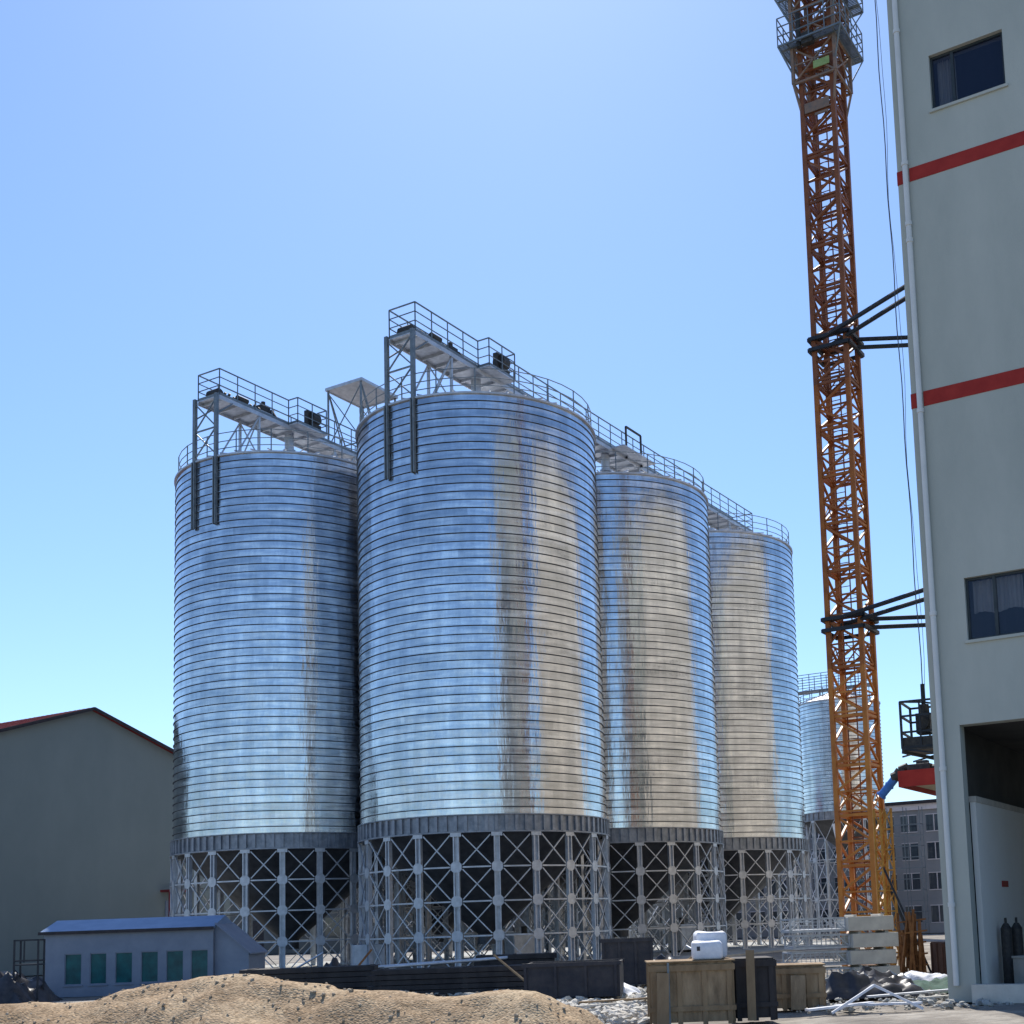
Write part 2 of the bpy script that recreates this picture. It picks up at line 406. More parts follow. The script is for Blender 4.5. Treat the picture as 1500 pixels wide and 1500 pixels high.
# ------------------------------------------------------------------ conveyor galleries on top
def gallery(c, L, label, portal):
    g = empty('conveyor_gallery', c, ROT)
    tag(g, label, 'conveyor gallery', 'conveyor galleries over the silo rows')
    zf, zr = 30.36, 31.80
    RZ = BASE_Z + WALL_H
    t0 = -5.85
    # deck
    d = MB()
    d.box(t0, L, -.80, .80, zf-.06, zf)
    d.box(-.85, 1.45, -1.52, -.802, zf-.065, zf-.005)
    for s in (-1, 1): d.box(t0, L, s*.80-.03, s*.80+.03, zf-.24, zf-.062)
    x = t0+.3
    while x < L: d.box(x, x+.08, -.76, .76, zf-.2, zf-.063); x += 1.05
    d.build('deck', M['galv'], g)
    # railing
    r = MB()
    def run(p, q, n):
        p = Vector(p); q = Vector(q)
        for i in range(n+1):
            a = p.lerp(q, i/n); r.bar(a, a+Vector((0, 0, zr-zf)), .045)
        for f in (1., .68, .36): r.bar(p+Vector((0, 0, (zr-zf)*f)), q+Vector((0, 0, (zr-zf)*f)), .04 if f < 1 else .055)
        r.bar(p+Vector((0, 0, .07)), q+Vector((0, 0, .07)), .02, .13)
    run((t0, .80, zf), (t0, -.80, zf), 1)
    run((t0, -.80, zf), (-.85, -.80, zf), 4)
    run((-.85, -.80, zf), (-.85, -1.5, zf), 1); run((-.85, -1.5, zf), (1.42, -1.5, zf), 2); run((1.42, -1.5, zf), (1.42, -.8, zf), 1)
    run((1.42, -.80, zf), (L, -.80, zf), int((L-1.4)/1.35))
    run((t0, .80, zf), (L, .80, zf), int((L-t0)/1.35)); run((L, .8, zf), (L, -.8, zf), 1)
    r.build('railing', M['rail'], g)
    # head frame on the front edge of the silo
    for s in (-1, 1):
        MB().box(t0-.30, t0-.12, s*.8-.09, s*.8+.09, RZ-.15, zf).build('head_leg', M['rail'], g)
    b = MB()
    for za, zb_ in ((RZ+.1, RZ+1.5), (RZ+1.6, zf-.3)):
        b.bar((t0-.2, -.75, za), (t0-.2, .75, zb_), .06); b.bar((t0-.22, .75, za), (t0-.22, -.75, zb_), .06)
    b.bar((t0-.2, -.8, RZ+1.55), (t0-.2, .8, RZ+1.55), .07)
    for s in (-1, 1): b.bar((t0-.2, s*.8, zf-1.1), (t0+.9, s*.8, zf-.2), .07)
    b.build('head_bracing', M['rail'], g)
    # supports over every silo roof
    sil = [k*PITCH for k in range(3) if k*PITCH < L]
    for x in sil:
        for dx in (-3.0, 2.9):
            f = MB(); zc = RZ + 1.5*(1-abs(dx)/RAD) - .1
            for s in (-1, 1):
                f.box(x+dx-.06, x+dx+.06, s*.72-.06, s*.72+.06, zc-.1, zf-.2)
            f.bar((x+dx, -.7, zc+.2), (x+dx, .7, zf-.3), .06); f.bar((x+dx, .7, zc+.2), (x+dx, -.7, zf-.3), .06)
            for s in (-1, 1):
                f.bar((x+dx, s*.72, zf-.25), (x+dx*1.55, s*.72, RZ+1.5*(1-abs(dx)*1.55/RAD)+.05), .07)
            f.build('support_frame', M['galv'], g)
        # drop spout into the roof cap
        MB().tube((x, 0, RZ+1.9), (x, 0, zf-.1), .26, 14).tube((x, 0, RZ+2.2), (x, 0, RZ+2.32), .36, 14).build('drop_spout', M['galv'], g, smooth=40)
    # lattice girders under the deck between silos
    for k in range(len(sil)):
        xa = sil[k]+3.9; xb = min(sil[k]+PITCH-3.9, L-.1)
        if xb-xa < 1.5: continue
        f = MB(); zb_ = zf-1.15; n = 4
        for s in (-1, 1):
            y = s*.76
            f.bar((xa, y, zb_), (xb, y, zb_), .09)
            for i in range(n):
                a, c_ = xa+(xb-xa)*i/n, xa+(xb-xa)*(i+1)/n
                f.bar((a, y, zb_), ((a+c_)/2, y, zf-.24), .06); f.bar(((a+c_)/2, y, zf-.24), (c_, y, zb_), .06)
                f.bar((a, y, zb_), (a, -y, zb_), .05)
        f.build('girder', M['galv'], g)
    # trough and belt
    MB().box(-3.2, L-.6, -.02, .5, zf+.12, zf+.16).box(-3.2, L-.6, -.05, -.01, zf+.02, zf+.60).box(-3.2, L-.6, .5, .54, zf+.02, zf+.60).build('trough', M['galv'], g)
    MB().box(-5.2, L-.8, .03, .47, zf+.48, zf+.52).build('belt', M['belt'], g)
    m = MB()
    m.tube((-5.2, -.1, zf+.45), (-5.2, .62, zf+.45), .30, 18)
    for i in range(9):
        x = -4.8+i*.30; h = zf+.42+.05*math.sin(i*2.)
        m.tube((x, -.12, h+.22), (x, .12, h), .07, 8); m.tube((x, .12, h), (x, .40, h), .07, 8); m.tube((x, .40, h), (x, .62, h+.22), .07, 8)
        m.box(x-.04, x+.04, -.16, .66, zf+.02, zf+.16)
    for s in (-.16, .64): m.box(-5.5, -3.2, s-.03, s+.03, zf+.15, zf+.36)
    m.build('head_pulley', M['machine'], g)
    q = MB()
    q.tube((-4.5, -.66, zf+.33), (-3.8, -.66, zf+.33), .16, 14).box(-4.4, -3.9, -.78, -.5, zf, zf+.2).tube((-3.75, -.5, zf+.42), (-3.75, -.18, zf+.42), .14, 12)
    q.build('drive_motor', M['machine'], g, smooth=40)
    q = MB()
    q.tube((.35, -1.2, zf+.75), (.95, -1.2, zf+.75), .36, 18).tube((.95, -1.2, zf+.75), (1.15, -1.2, zf+.75), .2, 14).box(.3, 1.1, -1.4, -.95, zf, zf+.42).box(.1, .35, -1.3, -1.05, zf+.2, zf+1.1)
    q.build('drive_motor', M['machine'], g, smooth=40)
    q = MB(); q.box(-2.0, -1.35, .1, .62, zf+.62, zf+1.05).tube((-1.7, .3, zf+1.05), (-1.7, .3, zf+1.3), .12, 12).tube((-1.2, -.3, zf+.2), (-1.2, .2, zf+.9), .12, 10)
    q.build('tripper', M['machine'], g)
    if portal:
        f = MB()
        for s in (-.92,):
            f.bar((14.1, s, zf-.2), (14.1, s, 32.2), .10); f.bar((15.95, s, zf-.2), (15.95, s, 32.2), .10); f.bar((14.1, s, 32.2), (15.95, s, 32.2), .10)
        f.build('portal_frame', M['machine'], g)
        MB().box(12.4, 16.3, -1.75, -.84, zf-.07, zf-.01).build('side_platform', M['galv'], g)
    return g
gallery(ROW_A, 33.0, 'long railed conveyor gallery running over the nearest silo and the two behind it', True)
gallery(ROW_B, 20.0, 'shorter railed conveyor gallery on top of the leftmost silo', False)

# flat canopy on posts between the rows
cn = empty('roof_canopy', ROW_B + U*5.7 - V*.4, ROT)
tag(cn, 'flat metal canopy on thin posts above the gap between the leftmost and nearest silos', 'canopy')
MB().box(-1.6, 1.6, -1.4, 1.4, 34.62, 34.70).box(-1.65, 1.65, -1.46, -1.402, 34.55, 34.73).box(-1.65, 1.65, 1.402, 1.46, 34.55, 34.73).box(-1.66, -1.602, -1.4, 1.4, 34.55, 34.73).box(1.602, 1.66, -1.4, 1.4, 34.55, 34.73).build('canopy_roof', M['galv'], cn)
for x in (-1.55, 1.55):
    for y in (-1.3, 1.3): MB().bar((x, y, 27.2), (x, y, 34.61), .09).build('post', M['rail'], cn)
b = MB()
for y in (-1.3, 1.3):
    b.bar((-1.55, y, 34.5), (1.55, y, 28.2), .06); b.bar((-1.55, y, 34.5), (.9, y, 28.2), .06); b.bar((-1.55, y, 30.8), (1.55, y, 30.8), .06)
for x in (-1.55, 1.55): b.bar((x, -1.3, 34.4), (x, 1.3, 31.), .05); b.bar((x, 1.3, 34.4), (x, -1.3, 31.), .05); b.bar((x, -1.3, 30.8), (x, 1.3, 30.8), .06)
b.build('bracing', M['rail'], cn)

# gallery beside the far silo
g = empty('walkway', (17.0, 104.0, 0), ROT + PI/2)
tag(g, 'small railed walkway on top of the distant silo behind the crane', 'walkway')
MB().box(-3.2, 5.4, -.6, .6, 20.55, 20.65).build('deck', M['galv_dark'], g)
r = MB()
for s in (-.6, .6):
    for i in range(9):
        x = -3.2+i*8.6/8; r.bar((x, s, 20.65), (x, s, 22.0), .05)
    for z in (21.1, 21.55, 22.0): r.bar((-3.2, s, z), (5.4, s, z), .05)
for z in (19.2, 19.8): r.bar((-3.1, -.6, z), (4.9, -.6, z), .05)
for i in range(8): r.bar((-3.1+i*1.15, -.6, 18.9), (-3.1+i*1.15, -.6, 20.6), .05)
r.build('railing', M['rail'], g)
for x in (-1.5, 1.5, 4.6): MB().box(x-.06, x+.06, -.06, .06, 18.4 if x > 4 else 19.6, 20.55).build('post', M['galv'], g)
o = MB().path([(15.55, 100, 9.1), (15.9, 100, 7.3), (15.7, 100, 6.4)], .16, 8).build('discharge_pipe', M['white'])
tag(o, 'white bent discharge pipe hanging in front of the small distant silo', 'pipe')
o.parent = None

# ------------------------------------------------------------------ tower crane mast
MS = 1.257
cr = empty('tower_crane', (8.13, 46.2, 0), ROT); 
tag(cr, 'orange lattice tower crane mast tied to the tall cream building', 'crane')
tilt = Matrix.Rotation(.0038, 4, 'Y')
cr.rotation_mode = 'XYZ'; cr.rotation_euler = (tilt @ Matrix.Rotation(ROT, 4, 'Z')).to_euler('XYZ')
hs = MS/2
ZT = 44.0; SPL = 10.9
def two(name, builder, parent):
    """lower part is bright orange, the upper sections darker, with backlight painted into their colour"""
    for z0, z1, mm in ((0., SPL, 'crane'), (SPL, SPL*2, 'crane_mid'), (SPL*2, ZT, 'crane_top')):
        b = MB(); builder(b, z0, z1); b.build(name, M[mm], parent)
for sx in (-1, 1):
    for sy in (-1, 1):
        two('mast_leg', lambda b, z0, z1: b.box(sx*hs-.085, sx*hs+.085, sy*hs-.085, sy*hs+.085, z0, z1), cr)
PAN = 1.8163
def face(b, z0, z1, fn):
    k = int(round(z0/PAN))
    z = k*PAN
    while z < z1-.01:
        t = min(z+PAN, ZT); m = (z+t)/2
        b.bar(fn(-hs, z+.03), fn(hs, z+.03), .10); b.bar(fn(-hs, z+.18), fn(hs, z+.18), .07)
        b.bar(fn(-hs, m), fn(hs, m), .06)
        if k % 2:
            b.bar(fn(-hs, z+.1), fn(hs, m), .08); b.bar(fn(hs, m), fn(-hs, t-.03), .08)
        else:
            b.bar(fn(hs, z+.1), fn(-hs, m), .08); b.bar(fn(-hs, m), fn(hs, t-.03), .08)
        if k % 3 == 0: b.bar(fn(-hs, z+.2), fn(0, m), .04); b.bar(fn(hs, z+.2), fn(0, m), .04)
        z = t; k += 1
two('lattice_face', lambda b, z0, z1: face(b, z0, z1, lambda w, z: (w, -hs, z)), cr)
two('lattice_face', lambda b, z0, z1: face(b, z0, z1, lambda w, z: (w, hs, z)), cr)
two('lattice_face', lambda b, z0, z1: face(b, z0, z1, lambda w, z: (-hs, w, z)), cr)
two('lattice_face', lambda b, z0, z1: face(b, z0, z1, lambda w, z: (hs, w, z)), cr)
b = MB()
for s in (-.18, .18): b.bar((-.28, s, .3), (-.28, s, ZT), .04)
z = .5
while z < ZT: b.bar((-.28, -.18, z), (-.28, .18, z), .025); z += .3
z = 2.
while z < ZT:
    b.path([(-.28+.36*(1-math.cos(q)), .34*math.sin(q), z) for q in [PI*2*i/10 for i in range(11)]], .015, 4); z += .9
b.build('ladder', M['crane_top'], cr)
# site plates on the mast
# climbing frame at the top
cf = MB(); ho = .86
zb0, zt0 = 34.0, 44.0
for sx in (-1, 1):
    for sy in (-1, 1): cf.box(sx*ho-.06, sx*ho+.06, sy*ho-.06, sy*ho+.06, zb0, zt0)
z = zb0; i = 0
while z < zt0-.1:
    t = z+1.5
    for fn in (lambda w, zz: (w, -ho, zz), lambda w, zz: (w, ho, zz), lambda w, zz: (-ho, w, zz), lambda w, zz: (ho, w, zz)):
        cf.bar(fn(-ho, z), fn(ho, z), .08)
        cf.bar(fn(-ho, z), fn(ho, t), .055)
        cf.bar(fn(ho, z), fn(-ho, t), .055)
        cf.bar(fn(-ho, z+.75), fn(ho, z+.75), .05)
    for sx in (-1, 1):
        for sy in (-1, 1):
            cf.bar((sx*hs, sy*hs, z+.2), (sx*ho, sy*ho, z+.2), .08)
    z = t; i += 1
for sx in (-1, 1):
    for sy in (-1, 1): cf.bar((sx*hs, sy*hs, zb0-1.3), (sx*ho, sy*ho, zb0), .08)
cfo = cf.build('climbing_frame', M['crane_frame'], cr)
def deck_ring(z, w):
    p = MB()
    o_, i_ = ho+w, ho+.02
    n = 34
    for i in range(n+1):          # open grating bars
        q = -o_+2*o_*i/n
        for a_, b_ in ([(-o_, -i_), (i_, o_)] if abs(q) < i_ else [(-o_, o_)]): p.bar((q, a_, z), (q, b_, z), .02, .04)
    for q in (-o_, -i_-.05, i_+.05, o_): p.bar((-o_, q, z+.006), (o_, q, z+.006), .04, .07); p.bar((q, -o_, z-.006), (q, o_, z-.006), .04, .07)
    p.build('platform', M['rail'], cfo)
    r = MB()
    cs = [(-o_, -o_), (o_, -o_), (o_, o_), (-o_, o_)]
    for a, c_ in zip(cs, cs[1:]+cs[:1]):
        for q in range(4):
            x, y = a[0]+(c_[0]-a[0])*q/4, a[1]+(c_[1]-a[1])*q/4
            r.bar((x, y, z), (x, y, z+1.15), .035)
        for f in (.4, .78, 1.15): r.bar((*a, z+f), (*c_, z+f), .035)
        r.bar((*a, z), (a[0]*ho/o_, a[1]*ho/o_, z-1.1), .05)
    r.build('guard_rail', M['rail'], cfo)
deck_ring(35.5, .42); deck_ring(37.6, .5)
MB().box(-ho-.32, -ho-.08, -.1, .35, 35.3, 35.75).tube((-ho-.2, .5, 35.3), (-ho-.2, .5, 36.7), .1, 10).build('hydraulic_pump', M['machine'], cfo)
MB().box(-ho-.09, -ho-.065, -.65, .0, 34.3, 34.6).build('sign_plate', matte('lime_sign', (.22, .32, .10), (.34, .44, .18), 6, .6), cfo)
MB().box(-hs-.14, -hs-.11, -.5, .5, 32.7, 33.1).box(-hs-.14, -hs-.1, -.45, .1, 32.5, 32.6).build('guide_plate', M['crane_frame'], cr)
# wall ties
for zc in (23.6, 12.75):
    t = MB(); h2 = hs+.16
    for zz in (zc, zc-.42):
        for a, c_ in (((-h2, -h2), (h2, -h2)), ((h2, -h2), (h2, h2)), ((h2, h2), (-h2, h2)), ((-h2, h2), (-h2, -h2))):
            t.bar((*a, zz), (*c_, zz), .13)
    to = t.build('tie_collar', M['strut'], cr)
    inv = (Matrix.Translation(cr.location) @ cr.rotation_euler.to_matrix().to_4x4()).inverted()
    base = Vector((7.98, 46.2, zc)) + Vector((0, -.0, 0))
    def wall_at(y): return 6.46 + .566*(y-27.2)
    for (p, q) in (((7.15, 45.9), (9.95, 33.4)), ((8.55, 45.6), (10.35, 34.2)), ((8.9, 46.0), (17.0, 45.95)), ((8.9, 46.0), (17.0, 45.95))):
        pass
    s = MB(); off = .24
    lean = .15+.0038*zc-.08
    a1 = Vector((7.15+lean, 46.3, zc)); a2 = Vector((12.55, 38.0, zc))
    b1 = Vector((8.75+lean, 46.0, zc)); b2 = Vector((17.0, 45.9, zc))
    s.tube(inv @ a1, inv @ a2, .085, 8); s.tube(inv @ (a1+Vector((.62, 0, -.12))), inv @ (a2+Vector((.0, 0, -.36))), .085, 8)
    s.tube(inv @ b1, inv @ b2, .085, 8); s.tube(inv @ (b1-Vector((0, 0, .32))), inv @ (b2-Vector((0, 0, .26))), .085, 8)
    s.build('tie_strut', M['strut'], cr)

# ------------------------------------------------------------------ tall cream building on the right
COR = Vector((6.46, 27.2, 0))
bd = empty('tall_building', COR, ROT - PI/2)   # local x runs along the front (to the right), local y runs back
tag(bd, 'tall pale rendered building with two red bands and big doorway at the right edge', 'building')
BH, BL, BW, TW = 36.0, 13.5, 16.0, .35
D0, D1, DZ0, DZ1 = .60, 4.6, .26, 5.86
wins = [(.88, 2.53, 19.90, 21.22), (.90, 2.95, 7.67, 9.04), (5.4, 7.2, 19.90, 21.22), (5.4, 7.2, 7.67, 9.04), (.9, 2.6, 14.3, 15.6)][:4]
# front wall built from strips round the openings
xs = sorted({0., D0, D1, BW} | {w[0] for w in wins} | {w[1] for w in wins})
zs = sorted({0., DZ0, DZ1, BH} | {w[2] for w in wins} | {w[3] for w in wins})
W = MB()
def hole(x, z):
    if D0 < x < D1 and z < DZ1: return True
    return any(w[0] < x < w[1] and w[2] < z < w[3] for w in wins)
# merge cells vertically per column to avoid internal coplanar faces
P = {}
def vid(x, y, z):
    k = (round(x, 4), round(y, 4), round(z, 4))
    if k not in P: P[k] = len(W.v); W.v.append(k)
    return P[k]
cells = {}
for i in range(len(xs)-1):
    for j in range(len(zs)-1):
        cells[i, j] = not hole((xs[i]+xs[i+1])/2, (zs[j]+zs[j+1])/2)
for (i, j), s in cells.items():
    if not s: continue
    x0, x1, z0, z1 = xs[i], xs[i+1], zs[j], zs[j+1]
    W.f.append((vid(x0, 0, z0), vid(x1, 0, z0), vid(x1, 0, z1), vid(x0, 0, z1)))
    W.f.append((vid(x0, TW, z0), vid(x0, TW, z1), vid(x1, TW, z1), vid(x1, TW, z0)))
    if not cells.get((i-1, j)): W.f.append((vid(x0, 0, z0), vid(x0, 0, z1), vid(x0, TW, z1), vid(x0, TW, z0)))
    if not cells.get((i+1, j)): W.f.append((vid(x1, 0, z0), vid(x1, TW, z0), vid(x1, TW, z1), vid(x1, 0, z1)))
    if not cells.get((i, j-1)): W.f.append((vid(x0, 0, z0), vid(x0, TW, z0), vid(x1, TW, z0), vid(x1, 0, z0)))
    if not cells.get((i, j+1)): W.f.append((vid(x0, 0, z1), vid(x1, 0, z1), vid(x1, TW, z1), vid(x0, TW, z1)))
W.build('wall', M['render'], bd)
W = MB(); W.box(.0, TW, TW+.001, BL-TW-.001, 0, BH); W.build('wall', M['render'], bd)
W = MB(); W.box(0, .7, BL-TW, BL, 0, BH).box(.701, 12., BL-TW, BL, 5.9, BH).box(12.001, BW, BL-TW, BL, 0, BH); W.build('wall', M['render'], bd)
W = MB(); W.box(BW-TW, BW, TW+.001, BL-TW-.001, 0, BH); W.build('wall', M['render'], bd)
MB().box(TW+.001, BW-TW-.001, TW+.001, BL-TW-.001, BH-.5, BH-.2).build('roof', M['concrete'], bd)
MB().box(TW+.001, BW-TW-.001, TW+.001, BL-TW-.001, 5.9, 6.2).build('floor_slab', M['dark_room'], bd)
MB().box(TW+.001, BW-TW-.001, TW+.001, BL-TW-.001, 0, .24).build('floor_slab', M['concrete'], bd)
# red bands, proud of the wall, broken at the downpipe
for z0, z1 in ((18.37, 18.69), (13.06, 13.40), (23.9, 24.25), (29.2, 29.5)):
    MB().box(-.012, .135, -.012, .2, z0, z1).box(.275, BW+.01, -.012, .02, z0, z1).box(-.012, .05, .201, BL, z0, z1).build('red_band', M['red'], bd)
# downpipe with collars
dp = MB(); dp.tube((.205, -.075, .35), (.205, -.075, BH-.3), .062, 14)
o = dp.build('downpipe', M['pipe'], bd, smooth=40)
for z in (2.0, 4.9, 8.3, 12.9, 16.9, 17.3, 18.75, 22.):
    MB().tube((.205, -.075, z), (.205, -.075, z+.09), .078, 14).box(.17, .24, -.07, 0, z+.02, z+.06).build('pipe_bracket', M['pipe'], o)
# windows
for n, (x0, x1, z0, z1) in enumerate(wins):
    f = MB(); w = .05; y = .10
    f.box(x0, x1, y, y+.07, z0, z0+w).box(x0, x1, y, y+.07, z1-w, z1).box(x0, x0+w, y, y+.07, z0+w, z1-w).box(x1-w, x1, y, y+.07, z0+w, z1-w)
    xm = x0+(x1-x0)*(.30 if n % 2 == 0 else .30)
    f.box(xm-.035, xm+.035, y-.01, y+.06, z0+w, z1-w)
    fo = f.build('window', M['frame'], bd)
    MB().box(x0+w+.002, xm-.037, y+.03, y+.04, z0+w+.002, z1-w-.002).build('pane', M['glass'], fo)
    MB().box(xm+.037, x1-w-.002, y+.03, y+.04, z0+w+.002, z1-w-.002).build('pane', M['glass'], fo)
    cu = []
    ca_, cb_ = ((x0+.1, xm+.02), (x0+.1, xm+.55), (x0+.2, x0+.6), (x0+.1, x1-.4))[n]
    zl = (z0+.02, z0+.62, z0+.1, z0+.1)[n]
    cu = [[(ca_+(cb_-ca_)*i/40, y+.22+.03*math.sin(i*1.3)+.015*math.sin(i*3.1), zz + (.03*math.sin(i*.25) if zz < z1-.1 else 0)) for i in range(41)] for zz in (zl, z1-.03)]
    MB().grid(cu).build('curtain', M['curtain'], fo)
    MB().box(x0-.05, x1+.05, -.05, -.001, z0-.07, z0-.005).build('sill', M['render'], fo)
# doorway: jamb, threshold step, inner partition
MB().box(D0-.02, BW-1, -.32, -.002, 0, .38).build('door_step', M['ballast'], bd)
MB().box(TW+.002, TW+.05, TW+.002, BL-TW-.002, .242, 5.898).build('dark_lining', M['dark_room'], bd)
MB().box(.52, .64, .75, BL-TW-.01, .242, 4.25).build('partition', M['wall_in'], bd)
MB().box(.50, .66, .73, BL-TW-.01, 4.252, 4.38).build('partition_cap', M['ballast'], bd)
o = MB().box(.642, .66, 2.6, 3.15, 2.42, 2.56).build('wall_sign', M['red'], bd)
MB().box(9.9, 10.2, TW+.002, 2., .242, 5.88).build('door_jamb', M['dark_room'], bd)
h2 = empty('factory_hall', COR + U*21, ROT - PI/2)
tag(h2, 'second tall cream building further back in line, seen only as tan reflections in the silos', 'building')
MB().box(0, 14, 0, 37, 0, 34).build('wall', M['hall'], h2)
MB().box(-.3, 14.3, -.3, 37.3, 34.002, 34.4).build('roof', M['concrete'], h2)
for z in (5.5, 12.5, 20., 27.):
    for y in (4, 9, 14, 19, 24, 29, 34): MB().box(-.03, -.001, y-.7, y+.7, z, z+1.4).build('window', M['glass_dark'], h2)
# inside clutter
def at_b(x, y, z=0): return COR + Vector((U.y, -U.x, 0))*0 + (-V)*x + U*y + Vector((0, 0, z))
for n, (x, y, lab) in enumerate(((.86, 1.8, 'left dark gas cylinder standing inside the doorway'), (1.0, 2.2, 'right dark gas cylinder standing inside the doorway'))):
    o = MB().tube((0, 0, 0), (0, 0, 1.25), .12, 14).tube((0, 0, 1.25), (0, 0, 1.36), .12, 14, .05).tube((0, 0, 1.36), (0, 0, 1.48), .03, 8).build('gas_cylinder', M['machine'], None, smooth=40)
    o.location = at_b(x, y, .242); tag(o, lab, 'gas cylinder', 'gas cylinders inside the doorway')
o = MB().box(-.3, .3, -.25, .25, .04, .62).box(-.32, .32, -.27, .27, .62, .67).box(-.25, -.15, -.2, .2, 0, .04).box(.15, .25, -.2, .2, 0, .04).build('equipment_box', M['concrete'], None, bevel=.01)
o.location = at_b(1.55, 1.0, .242); o.rotation_euler = (0, 0, .3); tag(o, 'grey equipment box on the floor inside the doorway at the right edge', 'box')
rb = MB()
for i in range(60):
    rb.rock((random.uniform(-.35, .5), random.uniform(-.5, .5), random.uniform(.02, .12)), random.uniform(.03, .1), i)
o = rb.build('rubble', M['ballast']); o.location = at_b(1.35, 1.9, .26); tag(o, 'pale rubble lying on the floor inside the doorway', 'rubble', kind='stuff')

# canopy with red fascia on the side wall
rc = empty('side_canopy', COR + U*5, ROT - PI/2)
tag(rc, 'canopy with red fascia sticking out of the tall building beyond its corner', 'canopy')
MB().box(-2.3, -.002, 0, 3.2, 5.25, 5.38).build('slab', M['tan_soffit'], rc)
MB().box(-2.34, -.003, -.06, -.002, 5.14, 5.56).box(-2.4, -2.342, -.06, 3.2, 5.14, 5.56).build('fascia', M['red'], rc)
MB().tube((-1., .5, 5.381), (-1., .5, 6.0), .02, 6).build('post', M['strut'], rc)
o = MB().box(-.5, .1, -.25, .25, 0, .34).tube((-.6, 0, .18), (-.98, 0, .05), .14, 12).tube((.1, 0, .2), (.35, 0, .2), .12, 12).box(-.3, 0, -.1, .1, .34, .44).build('winch', M['machine'], None, bevel=.01)
o.location = COR + U*5.35 + V*1.7 + Vector((0, 0, 5.385)); o.rotation_euler = (0, 0, ROT-PI/2)
tag(o, 'dark winch sitting on the red edged canopy', 'winch')
p0 = COR + U*5.35 + V*2.25 - Vector((0, 0, .3))
o = MB().path([p0+Vector((0, 0, 6.0)), p0+V*.22+Vector((0, 0, 5.93)), p0+V*.38+Vector((0, 0, 5.72))], .11, 10).build('flexible_hose', M['machine'])
tag(o, 'black hose bending down from the winch on the canopy', 'hose')
p1 = p0+V*.38+Vector((0, 0, 5.70))
o = MB().tube(p1, p1+V*.36-Vector((0, 0, .38)), .11, 14).tube(p1+V*.13-Vector((0, 0, .14)), p1+V*.16-Vector((0, 0, .17)), .13, 14).tube(p1+V*.36-Vector((0, 0, .38)), p1+V*.40-Vector((0, 0, .42)), .14, 14).build('blue_duct', M['blue'], None, smooth=40)
tag(o, 'short bright blue duct at the lower end of the black hose', 'duct')

# hanging work cage and its rope
cg = empty('hoist_cage', (9.05, 39.0, 6.9), ROT - PI/2 + .1)
tag(cg, 'black steel cage hanging from a rope in front of the tall building edge', 'cage')
f = MB(); a, b_, h = .58, .75, 1.45
pts = [(-a, -b_), (a, -b_), (a, b_), (-a, b_)]
for x, y in pts: f.bar((x, y, 0), (x, y, h), .07)
for p, q in zip(pts, pts[1:]+pts[:1]):
    for z in (.03, .5, 1.0, h): f.bar((*p, z), (*q, z), .06)
    f.bar((*p, .0), (*q, -.25), .05)
f.bar((0, -b_, .0), (0, -b_, h), .05); f.bar((0, b_, .0), (0, b_, h), .05)
f.build('frame', M['strut'], cg)
f = MB(); f.box(-a-.02, a+.02, -b_-.02, b_+.02, -.06, -.005).box(-a, a, -b_+.02, -b_+.05, .04, .34).box(-a, a, b_-.05, b_-.02, .04, .34); f.bar((-a, -b_, -.1), (a, b_, -.34), .09); f.bar((a, -b_, -.2), (a, b_, -.3), .08)
f.build('floor_tray', M['machine'], cg)
f = MB(); f.box(-.22, .22, -.3, .3, .5, 1.12).tube((0, 0, 1.12), (0, 0, 1.42), .16, 12).tube((0, -.3, .8), (0, -.4, .8), .2, 12)
f.build('hoist_motor', M['machine'], cg)
MB().bar((-a, -b_, h), (0, 0, h+.05), .05).bar((a, b_, h), (0, 0, h+.05), .05).tube((0, 0, h), (0, 0, h+.62), .07, 8).build('hook', M['strut'], cg)
rp = MB(); pts = []
for i in range(40):
    z = 8.9+i*.9; pts.append((9.05-.008*(z-8.9)+.02*math.sin(i*1.3), 39.0, z))
rp.path(pts, .018, 5)
pts2 = [(x+.09+.05*math.sin(z*.7), y+.1, z) for x, y, z in pts]
rp.path(pts2, .008, 4)
tag(rp.build('hoist_rope', M['rope']), 'thin steel hoist rope hanging down to the black cage', 'rope')

# ------------------------------------------------------------------ grey apartment style block behind
bk = empty('grey_block', (23.3, 119.5, 0), ROT - PI/2)
tag(bk, 'distant grey four storey block with dark roof edge between crane and tall building', 'building')
MB().box(-20, 14, 0, 10, 0, 11.4).build('wall', M['facade'], bk)
MB().box(-20.3, 14.3, -.5, 10.3, 11.95, 12.25).build('roof', M['trim'], bk)
MB().box(-20.1, 14.1, -.25, 10.1, 11.402, 11.948).build('fascia', M['fascia'], bk)
for fl, z in enumerate((1.0, 4.0, 6.8, 9.4)):
    for x in (-18.2, -15.8, -13.4, -11., -8.8, -6.6, -4.4, -2.1, .2, 2.4, 4.8, 7.2):
        w = MB().box(x-.75, x+.75, -.03, -.001, z, z+1.5).build('window', M['glass_dark'], bk)
        f = MB().box(x-.04, x+.04, -.07, -.031, z, z+1.5).box(x-.8, x+.8, -.07, -.031, z-.08, z-.001).box(x-.8, x+.8, -.07, -.031, z+1.5, z+1.58)
        f.build('frame', M['fascia'], w)
sc = MB()
for i in range(9):
    x = -8+i*1.5
    for y in (-1.9, -.9): sc.bar((x, y, 0), (x, y, 11.6), .06)
    for z in (2, 4, 6, 8, 10): sc.bar((x, -1.9, z), (x, -.9, z), .05)
for z in (1, 2, 3, 4, 5, 6, 7, 8, 9, 10):
    for y in (-1.9, -.9): sc.bar((-8, y, z), (4, y, z), .05)
so = sc.build('scaffold', M['rail'])
so.location = bk.location; so.rotation_euler = bk.rotation_euler
tag(so, 'thin pole scaffold standing before the distant grey block', 'scaffold')

